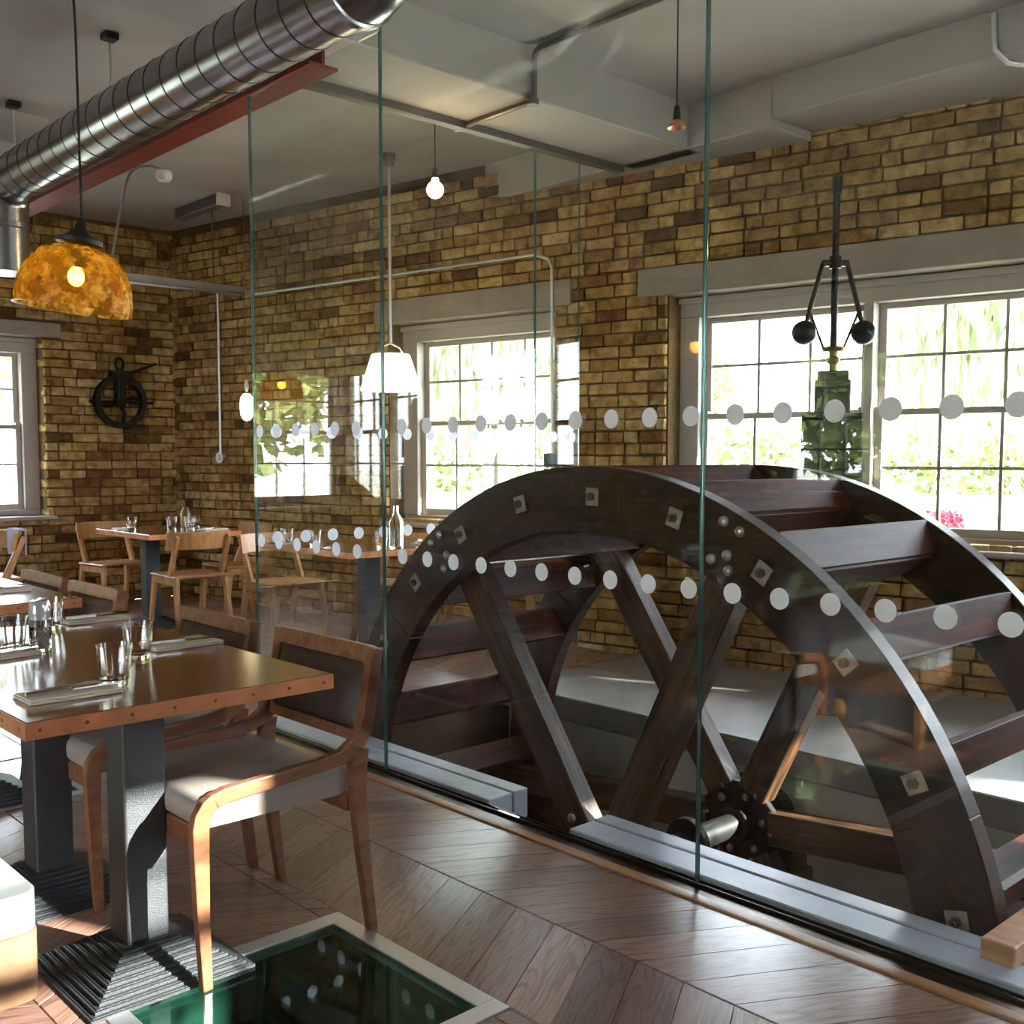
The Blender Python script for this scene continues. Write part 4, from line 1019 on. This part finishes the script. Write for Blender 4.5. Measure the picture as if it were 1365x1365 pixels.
def foliage(n, rad, kind, seed, leaf=.22):
    rg = random.Random(seed); m = MB()
    for i in range(n):
        if kind == 'willow':
            a = rg.uniform(0, 2 * PI); rr = rad[0] * math.sqrt(rg.uniform(.15, 1)); top = rad[2] * (1 - (rr / rad[0]) ** 2 * .55)
            h = top - rg.uniform(0, 1) * (top + rad[2] * .75) * (rr / rad[0]) ** .7; p = Vector((rr * math.cos(a), rr * math.sin(a), h))
            d = Vector((rg.gauss(0, .12), rg.gauss(0, .12), -1)).normalized(); L, w = leaf * 2.6, leaf * .35
        else:
            while True:
                q = Vector((rg.uniform(-1, 1), rg.uniform(-1, 1), rg.uniform(-1, 1)))
                if .35 < q.length < 1: break
            lump = 1 + .18 * math.sin(q.x * 5 + seed) * math.cos(q.y * 6) + .12 * math.sin(q.z * 8 + seed)
            p = Vector((q.x * rad[0], q.y * rad[1], q.z * rad[2])) * lump
            d = Vector((rg.gauss(0, 1), rg.gauss(0, 1), rg.gauss(0, .7))).normalized(); L, w = leaf * rg.uniform(.8, 1.4), leaf * .6
        sx = d.cross(Vector((rg.gauss(0, 1), rg.gauss(0, 1), rg.gauss(0, 1)))).normalized() * w
        m.add([p, p + d * L * .5 + sx, p + d * L, p + d * L * .5 - sx], [(0, 1, 2, 3)])
    return m
def tree_proto(kind, rad, h, n, seed, mm, leaf):
    m = foliage(n, rad, kind, seed, leaf); o = stuff(m.build('crown', mm)); me = o.data; bpy.data.objects.remove(o)
    b = MB(); b.cyl((0, 0, 0), (0, 0, h), .22, .10, n=8)
    rg = random.Random(seed)
    for i in range(5):
        a = rg.uniform(0, 6.28); b.cyl((0, 0, h * .7), (rad[0] * .5 * math.cos(a), rad[0] * .5 * math.sin(a), h + rad[2] * .3), .07, .03, n=6)
    o = b.build('trunk', BARK); tm = o.data; bpy.data.objects.remove(o)
    return me, tm, h
PR = [tree_proto('round', (2.6, 2.6, 2.9), 3.9, 5200, 1, LF[0], .26), tree_proto('round', (3.2, 3.2, 2.4), 3.4, 5200, 2, LF[1], .26),
      tree_proto('willow', (3.6, 3.6, 3.2), 4.0, 6000, 3, LF[2], .24)]
def tree(k, p, s, label, rz=0):
    me, tm, h = PR[k]; t = thing('tree' if k < 2 else 'willow_tree', label, 'tree', p, rz); t.scale = (s, s, s)
    c = link('crown', me, t, (0, 0, h)); stuff(c); link('trunk', tm, t)
for k, x, y, s, l in (
        (2, 17.5, 19.6, 1.1, 'drooping willow tree outside the single sash window'),
        (2, 25.5, 9.6, 1.15, 'drooping willow tree outside the right half of the paired window'),
        (0, 44.0, 36.0, 1.3, 'rounded green tree far across the lawn outside the left half of the paired window'),
        (1, 54.0, 22.0, 1.4, 'broad pale green tree far across the lawn behind the willow')):
    tree(k, (x, y, -.15), s, l, x)
for k, x, y, s, l in ((1, 4.6, 25.5, 1.0, 'bushy tree outside the left window of the back wall'), (0, 12.5, 29.0, 1.0, 'dark round tree outside beyond the room corner'),
        (1, -4.6, 20.0, 1.1, 'bushy tree outside the back wall, seen only as a reflection in the glass')):
    tree(k, (x, y, -.15), s, l, x)
for i, (k, x, y, s, w) in enumerate(((0, -15, 2.5, 1.0, 'first'), (1, -16, 11.0, 1.1, 'second'), (0, -15, 19.5, 1.1, 'third'))):
    tree(k, (x, y, -.15), s, 'leafy tree outside the left wall, %s along the row beyond the side windows' % w, y)
# clipped hedge across the lawn and a red flowering shrub
hm = MB(); rg = random.Random(5)
for i in range(9000):
    y = rg.uniform(-27, 27); p = Vector((rg.uniform(-1, 1), y, rg.uniform(0, 3.2) + .5 * math.sin(y * .9) + .3 * math.sin(y * 2.3))); d = Vector((rg.gauss(0, 1), rg.gauss(0, 1), rg.gauss(0, .7))).normalized()
    sx = d.cross(Vector((rg.gauss(0, 1), rg.gauss(0, 1), rg.gauss(0, 1)))).normalized() * .16; hm.add([p, p + d * .2 + sx, p + d * .42, p + d * .2 - sx], [(0, 1, 2, 3)])
hd = hm.build('hedge', LF[1], loc=(37, 25, -.15)); hd.rotation_euler = (0, 0, R(34)); tag(stuff(hd), 'long loose green hedge at the far edge of the lawn', 'hedge')
fl = thing('flowering_shrub', 'small red flowering shrub on the lawn outside the paired window', 'shrub', (18.13, 8.5, -.15))
fm = foliage(260, (.34, .34, .22), 'round', 4, .09); fo = fm.build('blossom', mat('red_petal', 'd1283a', .6), fl, loc=(0, 0, .34)); stuff(fo)
fm = foliage(160, (.3, .3, .16), 'round', 6, .09); fo = fm.build('foliage', LF[0], fl, loc=(0, 0, .18)); stuff(fo)
